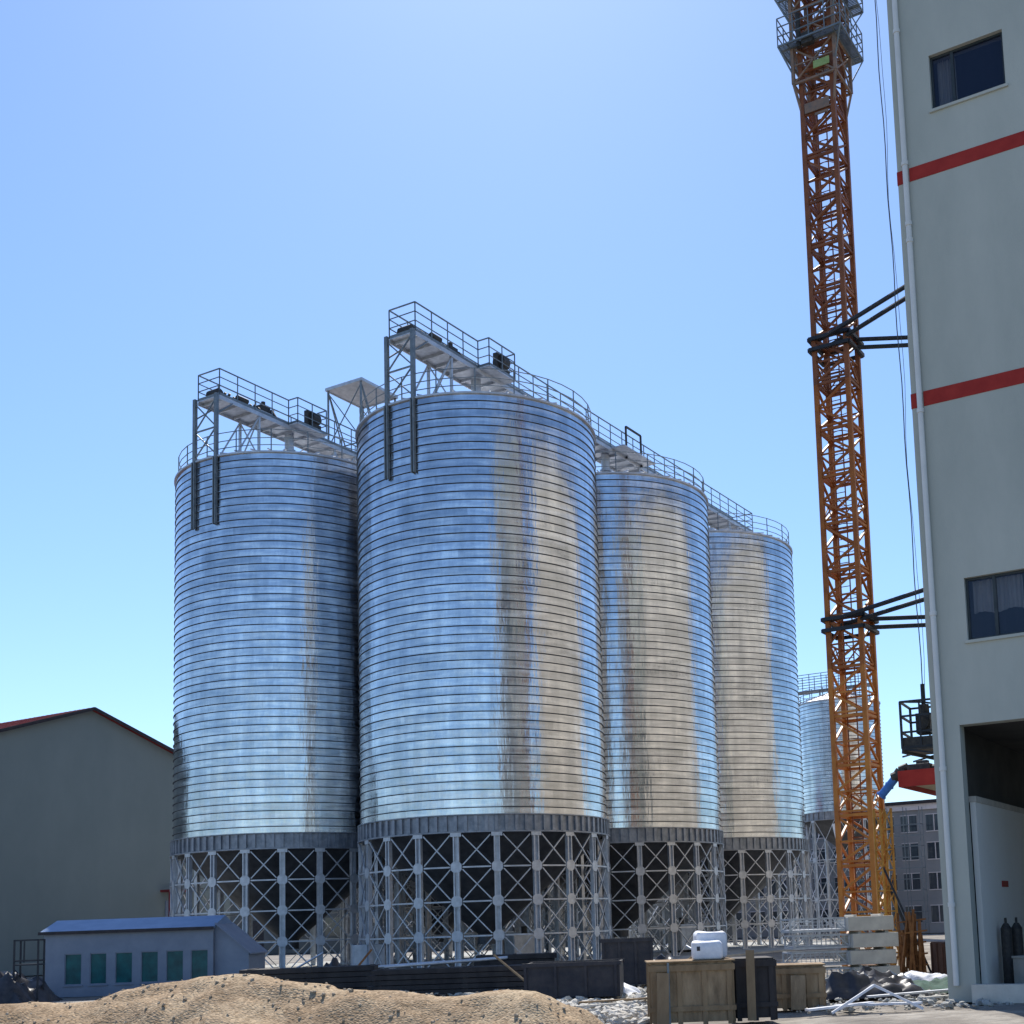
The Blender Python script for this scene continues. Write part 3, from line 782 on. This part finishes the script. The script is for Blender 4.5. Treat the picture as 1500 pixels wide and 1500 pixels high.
# low dark building closing the view below the silos
sh = empty('long_shed', (-18, 118, 0), ROT - PI/2)
tag(sh, 'long low dark shed glimpsed through the silo legs', 'shed')
MB().box(-30, 24, 0, 12, 0, 6.2).build('wall', matte('shed_wall', (.10, .11, .11), (.17, .175, .17), .5, .9), sh)
MB().poly([(-30.3, -.6, 6.21), (-30.3, 6, 8.2), (-30.3, 12.6, 6.21)], (54.6, 0, 0)).build('roof', M['trim'], sh)
for i in range(8):
    MB().box(-26+i*5.6, -23.2+i*5.6, -.05, -.001, 0 if i % 3 == 0 else 1.6, 3.4).build('window' if i % 3 else 'door', M['glass_dark'] if i % 3 else M['trim'], sh)

# ------------------------------------------------------------------ gabled warehouse on the left
wh = empty('gabled_warehouse', (-34.31, 79.2, 0), ROT)     # local x = along the gable (away), local y = along the ridge (left)
tag(wh, 'big grey gabled warehouse with a dark red roof at the left edge', 'warehouse')
hw, ez, rz, LL = 11.5, 12.65, 16.55, 45.
MB().poly([(-hw, .0, 0), (hw, .0, 0), (hw, .0, ez-.12), (0, .0, rz-.12), (-hw, .0, ez-.12)], (0, LL, 0)).build('wall', M['shed'], wh)
r = MB()
sl = (rz-ez)/hw
for s in (-1, 1):
    p = [(0, -.35, rz), (s*(hw+.5), -.35, ez-.5*sl), (s*(hw+.5), -.35, ez-.5*sl-.1), (0, -.35, rz-.1)]
    r.poly(p if s > 0 else p[::-1], (0, LL+.7, 0))
    for i in range(int(LL/.45)):
        y = -.3+i*.45
        a_ = Vector((0, y, rz+.02)); b_ = Vector((s*(hw+.5), y, ez-.5*sl+.02)); r.bar(a_, b_, .05, .05)
r.build('roof', M['roof_red'], wh)
t = MB()
for s in (-1, 1): t.bar((0, -.38, rz-.06), (s*(hw+.55), -.38, ez-.5*sl-.06), .06, .2)
t.build('verge_trim', M['trim'], wh)
pr = MB().box(1.1, 3.4, -.9, -.002, 3.55, 3.7).box(1.1, 1.2, -.9, -.8, 0, 3.55).box(3.3, 3.4, -.9, -.8, 0, 3.55).build('porch', M['roof_red'], wh)
pr.location = (4.4, 0, 1.4); MB().box(5.5, 5.6, -.9, -.8, 0, 1.399).box(7.7, 7.8, -.9, -.8, 0, 1.399).build('porch_post', M['trim'], wh)
MB().box(5.9, 7.4, -.06, -.001, 0, 4.4).build('door', M['cabin'], wh)

# ------------------------------------------------------------------ prefab cabin
cb = empty('site_cabin', (-21.3, 45.6, -.05), R_(1.5)); cb.scale = (.93, 1, 1)
tag(cb, 'long pale site cabin with light blue roof and teal windows behind the sand heap', 'cabin')
# local x 0..6.4 to the right
CW = [(.80, 1.45), (1.76, 2.40), (2.72, 3.38), (3.70, 4.36), (4.66, 5.32), (5.60, 6.26)]
w = MB(); xs = [0.]
for a_, b_ in CW: xs += [a_, b_]
xs.append(6.45)
w.box(0, 6.45, 0, 2.6, 0, .42); w.box(0, 6.45, 0, .08, 1.52, 2.28); w.box(0, 6.45, .081, 2.6, 2.2, 2.28)
for i in range(0, len(xs), 2): w.box(xs[i], xs[i+1], 0, .08, .4205, 1.5195)
w.box(0, .08, .0805, 2.6, .4205, 2.1995); w.box(6.37, 6.45, .0805, 2.6, .4205, 2.1995); w.box(.0805, 6.3695, 2.52, 2.6, .4205, 2.1995)
w.build('wall', M['cabin'], cb)
MB().box(-.12, 6.5, -.16, 2.7, 2.282, 2.32).poly([(-.1, -.14, 2.321), (-.1, 1.3, 2.74), (-.1, 2.68, 2.321)], (6.6, 0, 0)).build('roof', M['cabin_roof'], cb)
MB().box(-.14, 6.52, -.20, -.161, 2.22, 2.33).build('gutter', M['trim'], cb)
for a_, b_ in CW:
    f = MB().box(a_+.03, b_-.03, .055, .065, .45, 1.49).build('window', M['teal'], cb)
    MB().box(a_, a_+.03, .02, .06, .421, 1.519).box(b_-.03, b_, .02, .06, .421, 1.519).box(a_+.03, b_-.03, .02, .06, 1.49, 1.519).box(a_+.03, b_-.03, .02, .06, .421, .45).build('frame', M['cabin'], f)
    MB().box(a_-.04, b_+.04, -.05, -.001, .37, .41).build('sill', M['cabin'], f)
# lean-to annex with sloping roof at its right end
MB().poly([(6.455, .2, 0), (7.75, .2, 0), (7.75, .2, 1.35), (6.455, .2, 2.4)], (0, 2.2, 0)).build('annex', M['cabin'], cb)
MB().poly([(6.46, .12, 2.41), (7.85, .12, 1.29), (7.85, .12, 1.34), (6.46, .12, 2.46)], (0, 2.36, 0)).build('annex_roof', M['cabin'], cb)
for x in (.3, 3.2, 6.1): MB().box(x-.1, x+.1, -.05, -.001, 0, .2).build('skid', M['trim'], cb)

# dark covered heap and open rack at the far left
def crumple(name, mat, loc, sx, sy, h, seed, n=26, amp=.35, rough=3.):
    g = []
    for i in range(n):
        row = []
        for j in range(n):
            a_, b_ = i/(n-1)*2-1, j/(n-1)*2-1
            e = max(abs(a_), abs(b_)); fall = max(0, 1-e**3)
            p = Vector((a_*sx*rough*.5, b_*sy*rough*.5, seed*1.7))
            nz = noise.fractal(p, .9, 2.1, 4); rd = abs(noise.noise(p*2.3))
            edge = noise.noise(Vector((a_*3, b_*3, seed+5)))*.14
            row.append((a_*sx*(1+edge), b_*sy*(1+edge), max(.0, fall*h*(.62+amp*nz+.5*rd))+.004))
        g.append(row)
    m = MB().grid(g)
    # closed underside
    o = len(m.v); 
    ring = [i for i in range(n)] + [i*n+n-1 for i in range(1, n)] + [(n-1)*n+j for j in range(n-2, -1, -1)] + [i*n for i in range(n-2, 0, -1)]
    m.f.append(tuple(ring[::-1]))
    ob = m.build(name, mat, None, smooth=35); ob.location = loc
    return ob
o = crumple('covered_heap', M['tarp'], (-21.3, 41.0, 0), 2.2, 1.4, 1.35, 3.)
tag(o, 'dark plastic covered heap in the lower left corner', 'heap')
rk = empty('open_rack', (-19.9, 40.6, .0), R_(8)); tag(rk, 'small open metal rack with white sacks behind the dark heap', 'rack')
f = MB()
for x in (0, .72):
    for y in (0, .6): f.bar((x, y, 0), (x, y, 2.02), .05)
for z in (1.35, 2.0):
    f.bar((0, 0, z), (.72, 0, z), .05); f.bar((0, .6, z), (.72, .6, z), .05); f.bar((0, 0, z), (0, .6, z), .05); f.bar((.72, 0, z), (.72, .6, z), .05)
f.bar((.3, 0, 1.3), (.3, 0, 2.), .04)
f.build('frame', M['strut'], rk)
MB().box(-.02, .74, -.02, .62, 1.2, 1.25).build('shelf', M['strut'], rk)

# ------------------------------------------------------------------ ground
g = MB(); N = 60
def gx(i, n, lo, hi): return lo+(hi-lo)*i/n
P_ = []
ys = [-60, -30, -10, 0, 10, 20] + [20+i*.5 for i in range(1, 90)] + [66, 70, 80, 95, 120, 160, 230, 350, 600, 1200]
xs_ = [-900, -400, -200, -100, -60, -40] + [-30+i*.6 for i in range(0, 84)] + [22, 26, 32, 45, 70, 120, 250, 500, 900]
for y in ys:
    P_.append([(x, y, (.10*noise.fractal(Vector((x*.35, y*.35, 0)), .8, 2.1, 5) - .06) if (20 < y < 65 and -30 < x < 20) else (-.06)) for x in xs_])
g.grid(P_)
tag(g.build('ground', M['ground'], None, smooth=60), 'grey brown trampled earth of the building site', None, kind='structure')
# concrete pad under the silos
pad = MB().box(-9, 41, -8.5, 22.5, -.3, .03).build('silo_pad', M['concrete'])
pad.location = ROW_A; pad.rotation_euler = (0, 0, ROT); tag(pad, 'concrete slab under the silos', None, kind='structure')

# sand heap, real heightfield
def crest(x):
    x -= .12
    pts = [(-12, 1.25), (-8.2, 1.26), (-6.7, 1.30), (-5.6, 1.34), (-4.7, 1.48), (-4.05, 1.56), (-3.4, 1.50), (-2.85, 1.38), (-2.4, 1.33), (-1.85, 1.30), (-1.45, 1.36), (-1.1, 1.33), (-.72, 1.16), (-.35, .90), (.2, .52), (.9, .12), (1.3, -.1), (3, -.2)]
    for (a_, z0), (b_, z1) in zip(pts, pts[1:]):
        if a_ <= x <= b_:
            t = (x-a_)/(b_-a_); t = t*t*(3-2*t)*.5+t*.5
            return z0+(z1-z0)*t
    return 0
hp = MB(); rows = []
y = 8.6
while y < 15.6:
    row = []; x = -11.5
    while x < 2.:
        c = crest(x); yc = 12.0+.35*math.sin(x*.9)
        d = y-yc
        z = c - (math.sqrt((d*.62)**2+.05) - .22) if True else 0
        n_ = .13*noise.fractal(Vector((x*.9, y*.9, 3)), .8, 2.1, 4) - .07*max(0, noise.noise(Vector((x*2.2, y*.8, 9))))*1.5 + .035*noise.fractal(Vector((x*5, y*5, 1)), .7, 2.1, 3) + .012*noise.noise(Vector((x*17, y*17, 2)))
        z += n_*min(1., max(0., z+.3)) * (.35 if abs(d) < .25 else 1)
        row.append((x, y, max(z, -.12))); x += .065
    rows.append(row); y += .065
hp.grid(rows)
hpo = hp.build('sand_heap', M['sand'], None, smooth=50)
tag(hpo, 'long sunlit heap of tan gravelly sand across the lower left foreground', 'sand heap')
# stones lying on the heap
st = MB()
for i in range(3200):
    ri = random.randrange(len(rows)); r0 = rows[ri]; x, y, z = r0[random.randrange(len(r0))]
    if z < .1: continue
    rr = random.choice((.008, .010, .013, .017, .02, .012, .015, .024 if i % 5 == 0 else .012))
    st.rock((x+random.uniform(-.03, .03), y, z+rr*.2), rr, i*.7)
so_ = st.build('pebbles', matte('pebble', (.24, .18, .12), (.55, .47, .36), 9, .95), hpo); so_['kind'] = 'stuff'

# ------------------------------------------------------------------ stacked crane ballast and steel cages
def lay(y, z, px=None): pass
BX = Vector((5.95, 36.3, 0))
for i in range(4):
    z = .02+i*.475; jx = (.05, -.03, .06, -.05)[i]
    o = MB().box(0, 1.35, 0, 1.1, 0, .40).box(.2, .3, .1, 1.0, .4, .46).box(1.0, 1.1, .1, 1.0, .4, .46).build('ballast_block', M['ballast'], None, bevel=.015)
    o.location = BX + Vector((jx, 0, z)); o.rotation_euler = (0, 0, R_(8)+.02*jx)
    tag(o, ('bottom', 'second', 'third', 'topmost')[i] + ' pale concrete ballast block in the stack below the crane', 'concrete block', 'pale concrete blocks stacked below the crane')
    f = MB(); Lc, Wc, Hc = 1.62, 1.0, .37
    for yy in (0, Wc):
        for zz in (.02, Hc): f.bar((0, yy, zz), (Lc, yy, zz), .05)
        for xx in (0, Lc): f.bar((xx, yy, 0), (xx, yy, Hc), .05)
        f.bar((.02, yy, .06), (.34, yy, Hc-.02), .035); f.bar((Lc-.02, yy, .06), (Lc-.34, yy, Hc-.02), .035)
        for k in range(1, 12): f.bar((k*Lc/12, yy, .02), (k*Lc/12, yy, Hc), .012)
        for k in range(1, 4): f.bar((0, yy, k*Hc/4), (Lc, yy, k*Hc/4), .012)
    for xx in (0, Lc):
        for zz in (.02, Hc): f.bar((xx, 0, zz), (xx, Wc, zz), .05)
    f.box(.03, Lc-.03, .03, Wc-.03, .05, .07)
    o = f.build('steel_cage', M['galv'])
    o.location = BX + Vector((-1.66+jx*.8, .0, z+.01)); o.rotation_euler = (0, 0, R_(8))
    tag(o, ('bottom', 'second', 'third', 'topmost')[i] + ' mesh sided steel cage in the stack left of the ballast blocks', 'cage', 'mesh steel cages stacked beside the ballast')
# slim orange lattice standing beside the mast, with stay
sl_ = empty('lattice_section', (8.0, 41.2, 0), R_(20)); tag(sl_, 'slim yellow orange lattice section standing upright beside the crane mast base', 'lattice section')
f = MB(); a_ = .2
for x in (-a_, a_):
    for y in (-a_, a_): f.bar((x, y, 0), (x, y, 5.3), .06)
z = 0; k = 0
while z < 5.2:
    for fn in (lambda w_, zz: (w_, -a_, zz), lambda w_, zz: (w_, a_, zz), lambda w_, zz: (-a_, w_, zz), lambda w_, zz: (a_, w_, zz)):
        f.bar(fn(-a_, z), fn(a_, z), .045); s = 1 if k % 2 else -1; f.bar(fn(-a_*s, z), fn(a_*s, z+.66), .035)
    z += .66; k += 1
f.build('frame', matte('yellow_lattice', (.38, .16, .03), (.66, .34, .07), 2.5, .6), sl_)
MB().bar((-a_, -a_, 3.4), (.9, -.9, 0), .07).bar((a_, a_, 2.8), (1.5, .4, 0), .07).build('stay', M['strut'], sl_)
# rusty offcuts bundle
rs = MB()
for i in range(22):
    x = random.uniform(-.45, .45); y = random.uniform(-.3, .3); rs.bar((x, y, 0), (x*.6+random.uniform(-.2, .2), y+.25, random.uniform(1.1, 2.1)), random.uniform(.04, .09))
for i in range(5): rs.bar((-.5, random.uniform(-.2, .2), .2+i*.35), (.5, random.uniform(-.2, .2), .3+i*.35), .05)
o = rs.build('scrap_bundle', M['rust']); o.location = (8.35, 39.6, 0); tag(o, 'upright bundle of rusty steel offcuts right of the ballast blocks', 'scrap')

# ------------------------------------------------------------------ formwork crates with bags
def crate(name, w, d, h, mat, bm, nb=4):
    root = empty(name)
    MB().box(0, w, 0, d, .05, h).build('body', mat, root, bevel=.008)
    b = MB()
    for i in range(nb):
        x = .06+(w-.12)*i/(nb-1)
        b.box(x-.045, x+.045, -.04, -.001, 0, h-.03); b.box(x-.045, x+.045, d+.001, d+.04, 0, h-.03)
    for i in range(3):
        y = .1+(d-.2)*i/2; b.box(w+.001, w+.04, y-.045, y+.045, 0, h-.03); b.box(-.04, -.001, y-.045, y+.045, 0, h-.03)
    b.build('battens', bm, root)
    b = MB(); b.box(-.05, w+.05, -.055, -.041, h-.16, h-.05).box(-.05, w+.05, -.055, -.041, .25, .34)
    b.build('rail', bm, root)
    return root
c1_ = crate('formwork_crate', 1.50, 1.1, 1.14, M['ply'], M['timber'], 4)
c1_.location = (.16, 23.6, 0); c1_.rotation_euler = (0, 0, R_(2)); tag(c1_, 'larger tan plywood crate with white sacks on top, centre of the lower right', 'crate', 'tan plywood formwork crates')
c2_ = crate('formwork_crate', 1.12, 1.0, .90, M['ply'], M['timber'], 5)
c2_.location = (2.60, 26.4, 0); c2_.rotation_euler = (0, 0, R_(-3)); tag(c2_, 'lower tan plywood crate right of the dark crate, nothing on top', 'crate', 'tan plywood formwork crates')
c3_ = crate('formwork_crate', .74, 1.1, 1.16, M['timber_dark'], M['timber_dark'], 3)
c3_.location = (1.74, 24.1, 0); c3_.rotation_euler = (0, 0, R_(1)); tag(c3_, 'narrow near black timber crate between the two tan plywood crates', 'crate')
MB().box(-.06, 1.56, -.06, 1.16, 1.141, 1.165).build('lid', M['timber'], c1_)
MB().box(-.05, 1.17, -.05, 1.05, .901, .925).build('lid', M['timber'], c2_)
MB().box(.30, .34, -.075, -.056, 0, 1.14).build('strap', M['rail'], c1_)
def sack(w, d, h, seed):
    g = []
    n, k = 24, 12
    for q in range(k+1):
        ph = -PI/2+PI*q/k; row = []
        for i in range(n+1):
            t = 2*PI*i/n
            def sp(c, e): return math.copysign(abs(c)**(e*.7), c)
            x = w/2*sp(math.cos(ph), .35)*sp(math.cos(t), .3); y_ = d/2*sp(math.cos(ph), .35)*sp(math.sin(t), .3); z = h/2+h/2*sp(math.sin(ph), .4)
            f = 1+.09*noise.fractal(Vector((x*6, y_*6, z*6+seed)), .8, 2, 4)
            row.append((x*f, y_*f, max(0, z*f)))
        g.append(row)
    return MB().grid(g)
o = sack(.58, .5, .34, 1.).build('white_sack', M['white'], None, smooth=50); o.location = (1.23, 23.95, 1.167); tag(o, 'front white woven sack lying on the larger plywood crate', 'sack', 'white sacks on the plywood crate')
MB().box(-.20, -.14, -.262, -.252, .17, .25).build('tag_label', M['navy'], o)
o = sack(.60, .42, .50, 4.).build('white_sack', M['white'], None, smooth=50); o.location = (1.33, 24.46, 1.167); o.rotation_euler = (0, 0, .1); tag(o, 'taller rear white woven sack on the larger plywood crate', 'sack', 'white sacks on the plywood crate')

# ------------------------------------------------------------------ dark bins and stacks in the silo shade
def bin_(w, d, h, mat, loc, rz, lab, cat='skip'):
    r = empty('steel_bin', loc, rz); tag(r, lab, cat)
    b = MB(); t = .05
    b.box(0, w, 0, t, .1, h).box(0, w, d-t, d, .1, h).box(0, t, t+.001, d-t-.001, .1, h).box(w-t, w, t+.001, d-t-.001, .1, h).box(t+.001, w-t-.001, t+.001, d-t-.001, .1, .15)
    b.build('body', mat, r)
    for i in range(4): MB().box(w*i/3.0*.94+.01, w*i/3.*.94+.08, -.05, -.001, .1, h-.08).build('rib', mat, r)
    for y0, y1 in ((-.06, -.002), (d+.002, d+.05)): MB().box(-.04, w+.04, y0, y1, h-.079, h+.02).build('rim', mat, r)
    b = MB()
    for x in (.1, w-.22): b.box(x, x+.12, .05, d-.05, 0, .099)
    b.build('skid', mat, r)
    return r
bin_(1.5, 1.3, 1.42, M['navy'], (-1.15, 37.4, 0), .03, 'dark navy open steel bin left of the tan crates')
bin_(2.4, 1.5, .95, M['navy'], (-2.95, 32.0, 0), -.05, 'low wide dark steel bin just right of the sand heap')
def stack(w, d, h, n, mat, loc, rz, lab, mix=None):
    r = MB(); hh = h/n
    for i in range(n):
        j = random.uniform(-.08, .08); r.box(j, w+j, random.uniform(0, .08), d, i*hh, (i+1)*hh-.02)
        for k in range(3): r.box(.2+k*(w-.5)/2, .32+k*(w-.5)/2, .1, d-.1, (i+1)*hh-.019, (i+1)*hh-.001)
    o = r.build('board_stack', mat); o.location = loc; o.rotation_euler = (0, 0, rz); tag(o, lab, 'board stack', 'dark board stacks below the silos'); return o
stack(4.2, 1.3, .85, 5, M['timber_dark'], (-12.6, 40.2, 0), .06, 'long dark stack of boards below the leftmost silo, left of the pale pipes')
stack(5.6, 1.3, .78, 5, M['timber_dark'], (-8.0, 37.6, 0), -.02, 'long dark stack of boards below the nearest silo, under the pale pipes')
stack(2.6, 1.2, 1.02, 6, M['timber_dark'], (-5.4, 41.3, 0), .1, 'higher dark stack of boards behind the low wide bin')
for i, (x, y, ln, rz, dz, lab) in enumerate(((-7.6, 37.9, 3.6, .07, .80, 'longest pale pipe lying on the dark board stack'), (-6.9, 38.2, 2.9, .16, .83, 'upper slanting pale pipe on the dark board stack'), (-7.9, 38.5, 2.0, .02, .80, 'shortest pale pipe at the back of the dark board stack'))):
    o = MB().tube((0, 0, .04), (ln, 0, .04+ln*.04), .045, 10).build('pale_pipe', M['galv'], None, smooth=40); o.location = (x, y, dz); o.rotation_euler = (0, 0, rz)
    tag(o, lab, 'pipe', 'pale pipes on the board stack')
# brown box and tarpaulins to the right
bb = crate('board_box', 1.7, 1.3, 1.05, M['brown'], M['brown'], 4); bb.location = (8.5, 36.0, 0); bb.rotation_euler = (0, 0, .05); tag(bb, 'dark brown boarded box against the left edge of the tall building', 'box')
o = crumple('tarpaulin', M['tarp'], (5.3, 30.2, 0), 1.25, .9, .72, 9.); tag(o, 'crumpled black plastic sheet heap right of the lower tan crate', 'tarpaulin', 'crumpled plastic sheets')
o = crumple('tarpaulin', M['tarp'], (3.9, 33.2, 0), 1.0, .8, .55, 14.); tag(o, 'smaller crumpled black sheet right behind the lower tan crate', 'tarpaulin', 'crumpled plastic sheets')
o = crumple('tarpaulin', M['tarp_green'], (7.1, 31.5, 0), .95, 1.2, .32, 21.); tag(o, 'flat dark green netting spread before the brown boarded box', 'tarpaulin', 'crumpled plastic sheets')
o = crumple('tarpaulin', M['white'], (-1.0, 33.6, 0), .95, .7, .42, 31.); tag(o, 'white plastic sheet lying lit left of the larger plywood crate', 'tarpaulin', 'crumpled plastic sheets')
o = crumple('tarpaulin', M['white'], (7.6, 34.6, 0), .8, .6, .35, 37.); tag(o, 'white plastic sheet in front of the brown boarded box', 'tarpaulin', 'crumpled plastic sheets')
# loose poles and planks
plk = [(3.2, 25.2, 1.6, .5, 'white', 'white plank lying flat in front of the lower tan crate'), (3.9, 26.2, 1.8, -.5, 'white', 'white plank crossing behind the flat one by the lower tan crate'), (5.0, 28.6, 2.2, .25, 'galv', 'grey steel pole lying in front of the black plastic sheet'),
       (6.0, 27.6, 1.7, .1, 'ballast', 'pale plank lying near the corner of the tall building'), (-1.9, 28.4, 1.7, .12, 'ballast', 'pale plank on the rubble right of the sand heap'), (-1.5, 30.1, 1.8, -.08, 'timber', 'brown plank on the rubble behind the pale one'), (4.4, 31.4, 2.0, -.35, 'timber', 'brown plank leaning over the crumpled black sheet')]
for x, y, ln, rz, mm, lab in plk:
    o = MB().box(0, ln, -.07, .07, 0, .045).build('plank', M[mm], None, bevel=.004); o.location = (x, y, .06); o.rotation_euler = (0, -.03, rz); tag(o, lab, 'plank', 'loose planks and poles on the ground')
o = MB(); 
for a_, b_ in (((0, 0, 0), (.9, .2, .5)), ((.9, .2, .5), (1.8, 0, .02)), ((.2, .5, 0), (.95, .6, .48)), ((.95, .6, .48), (1.9, .5, 0)), ((.9, .2, .5), (.95, .6, .48))): o.bar(a_, b_, .045)
o = o.build('trestle', M['white']); o.location = (3.7, 25.3, 0); tag(o, 'small white metal trestle lying on the ground right of the lower tan crate', 'trestle')
for x, y, rz, tl, w_, h_, mm, lab in ((.35, 23.28, .03, .20, .22, .95, 'timber', 'rough brown board leaning on the left front of the larger plywood crate'), (3.15, 26.08, -.05, .25, .30, .70, 'ply', 'short plywood offcut leaning on the lower tan crate'), (2.0, 23.75, .1, .16, .16, 1.3, 'timber', 'tall narrow board leaning on the near black crate')):
    o = MB().box(-w_/2, w_/2, -.012, .012, 0, h_).build('leaning_board', M[mm], None, bevel=.003); o.location = (x, y, .03); o.rotation_euler = (-tl, .04, rz)
    tag(o, lab, 'board', 'boards leaning on the crates')
# rubble fields
def rubble(name, n, x0, x1, y0, y1, r0, r1, mat, lab, seed):
    rnd = random.Random(seed); b = MB()
    for i in range(n):
        r = r0*(r1/r0)**(rnd.random()**2)
        b.rock((rnd.uniform(x0, x1), rnd.uniform(y0, y1), r*.25), r, i+seed, flat=rnd.uniform(.35, .8))
    tag(b.build(name, mat), lab, 'rubble', kind='stuff')
rubble('rubble', 1500, -2.8, .1, 24, 36, .02, .16, M['ballast'], 'pale broken rubble between the sand heap and the plywood crates', 3)
rubble('rubble', 1200, 3.0, 9.0, 25.5, 40, .02, .15, M['concrete'], 'grey rubble scattered between the crates and the tall building', 5)
rubble('rubble', 1200, -16, 2.5, 34, 52, .03, .20, M['concrete'], 'grey rubble on the shaded ground in front of the silos', 8)
o = crumple('tarpaulin', M['tarp'], (-10.6, 43.5, 0), 1.6, 1., .95, 41.); tag(o, 'dark sheet covered pile between the long board stacks below the silos', 'tarpaulin', 'crumpled plastic sheets')
o = crumple('tarpaulin', M['tarp'], (.9, 41.5, 0), 1.2, .9, .8, 47.); tag(o, 'dark sheet covered pile behind the larger plywood crate', 'tarpaulin', 'crumpled plastic sheets')
for i, (x, y, ln, rz, ti, mm, lab) in enumerate(((-12.9, 43.2, 2.4, .3, .5, 'galv', 'grey prop leaning over the left dark board stack'), (-9.6, 40.6, 1.9, 1.0, .7, 'rust', 'rusty bar poking up between the two long board stacks'), (-4.2, 38.6, 2.6, .1, .25, 'galv', 'grey bar leaning on the higher board stack'), (-3.0, 36.4, 1.8, 2.6, .6, 'timber', 'brown batten standing behind the low wide bin'), (.4, 38.5, 2.2, .5, .5, 'timber', 'brown batten leaning behind the larger plywood crate'), (3.0, 38.2, 2.4, 2.4, .45, 'galv', 'grey prop leaning behind the lower tan crate'))):
    o = MB().tube((0, 0, .03), (ln*math.cos(ti), 0, .03+ln*math.sin(ti)), .035, 8).build('site_prop', M[mm], None, smooth=40); o.location = (x, y, .05); o.rotation_euler = (0, 0, rz)
    tag(o, lab, 'prop', 'props leaning in the silo shade')
# small equipment seen between the legs
for i, (x, y, w, h, mm, lab) in enumerate(((-15.2, 72.0, 1.0, 2.2, 'white', 'white cabinet standing between the legs of the two front silos'), (-12.9, 60.5, 1.5, 1.3, 'galv', 'grey machine housing between the leftmost and nearest silos'), (-6.0, 66.0, 1.8, 1.5, 'galv', 'grey machine housing under the nearest silo'), (2.5, 77.0, 1.6, 1.7, 'galv', 'grey machine housing under the second silo of the long row'))):
    r = empty('machine_housing', (x, y, 0), .3*i); tag(r, lab, 'machine')
    MB().box(-w/2, w/2, -.5, .5, .15, h).build('body', M[mm], r, bevel=.03)
    MB().box(-w/2+.05, w/2-.05, -.52, -.501, .3, h-.2).build('door', M[mm], r)
    MB().box(-w/2+.05, -w/2+.15, -.45, .45, 0, .149).box(w/2-.15, w/2-.05, -.45, .45, 0, .149).tube((0, 0, h), (0, 0, h+.4), .15, 12).build('base', M['machine'], r)

# ------------------------------------------------------------------ light
w = bpy.data.worlds.new('World'); scene.world = w; w.use_nodes = True
t = w.node_tree; bg = t.nodes['Background']
sky = t.nodes.new('ShaderNodeTexSky'); sky.sky_type = 'NISHITA'; sky.sun_disc = False
SUN_EL, SUN_AZ = R_(52), R_(-5)       # azimuth clockwise from +Y
sky.sun_elevation = SUN_EL; sky.sun_rotation = SUN_AZ
sky.air_density = 1.0; sky.dust_density = .3; sky.ozone_density = 2.5; sky.altitude = 0
tn = t.nodes.new('ShaderNodeMix'); tn.data_type = 'RGBA'; tn.blend_type = 'MULTIPLY'; tn.inputs[0].default_value = 1; tn.inputs[7].default_value = (.80, .93, 1.09, 1)
t.links.new(sky.outputs['Color'], tn.inputs[6]); t.links.new(tn.outputs[2], bg.inputs['Color']); bg.inputs['Strength'].default_value = .11
sl = bpy.data.lights.new('sun', 'SUN'); sl.energy = 4.; sl.angle = R_(.5); sl.color = (1, .95, .87)
so = bpy.data.objects.new('sun', sl); C.objects.link(so)
dirv = Vector((math.sin(SUN_AZ)*math.cos(SUN_EL), math.cos(SUN_AZ)*math.cos(SUN_EL), math.sin(SUN_EL)))
so.rotation_euler = dirv.to_track_quat('Z', 'Y').to_euler(); so.location = dirv*100

# ------------------------------------------------------------------ camera (photo is an off-centre crop: lens shift)
F, PX, PY, TH, RO = 1858.34, 930.2, 1133.2, .1167, -.0345
cam = bpy.data.cameras.new('camera'); co = bpy.data.objects.new('camera', cam); C.objects.link(co); scene.camera = co
cam.sensor_width = 36; cam.lens = F/1500*36; cam.shift_x = (750-PX)/1500; cam.shift_y = (PY-750)/1500
cam.clip_start = .1; cam.clip_end = 3000
up = Vector((0, -math.sin(TH), math.cos(TH))); ex = Vector((1, 0, 0)); fw = Vector((0, math.cos(TH), math.sin(TH)))
cx = ex*math.cos(RO) + up*math.sin(RO); cy = -ex*math.sin(RO) + up*math.cos(RO)
co.matrix_world = Matrix(((cx.x, cy.x, -fw.x, 0), (cx.y, cy.y, -fw.y, 0), (cx.z, cy.z, -fw.z, EYE), (0, 0, 0, 1)))
vs = scene.view_settings; vs.view_transform = 'Standard'; vs.look = 'None'; vs.gamma = 1; vs.exposure = 0.6
scene.render.resolution_x = 1024; scene.render.resolution_y = 1024
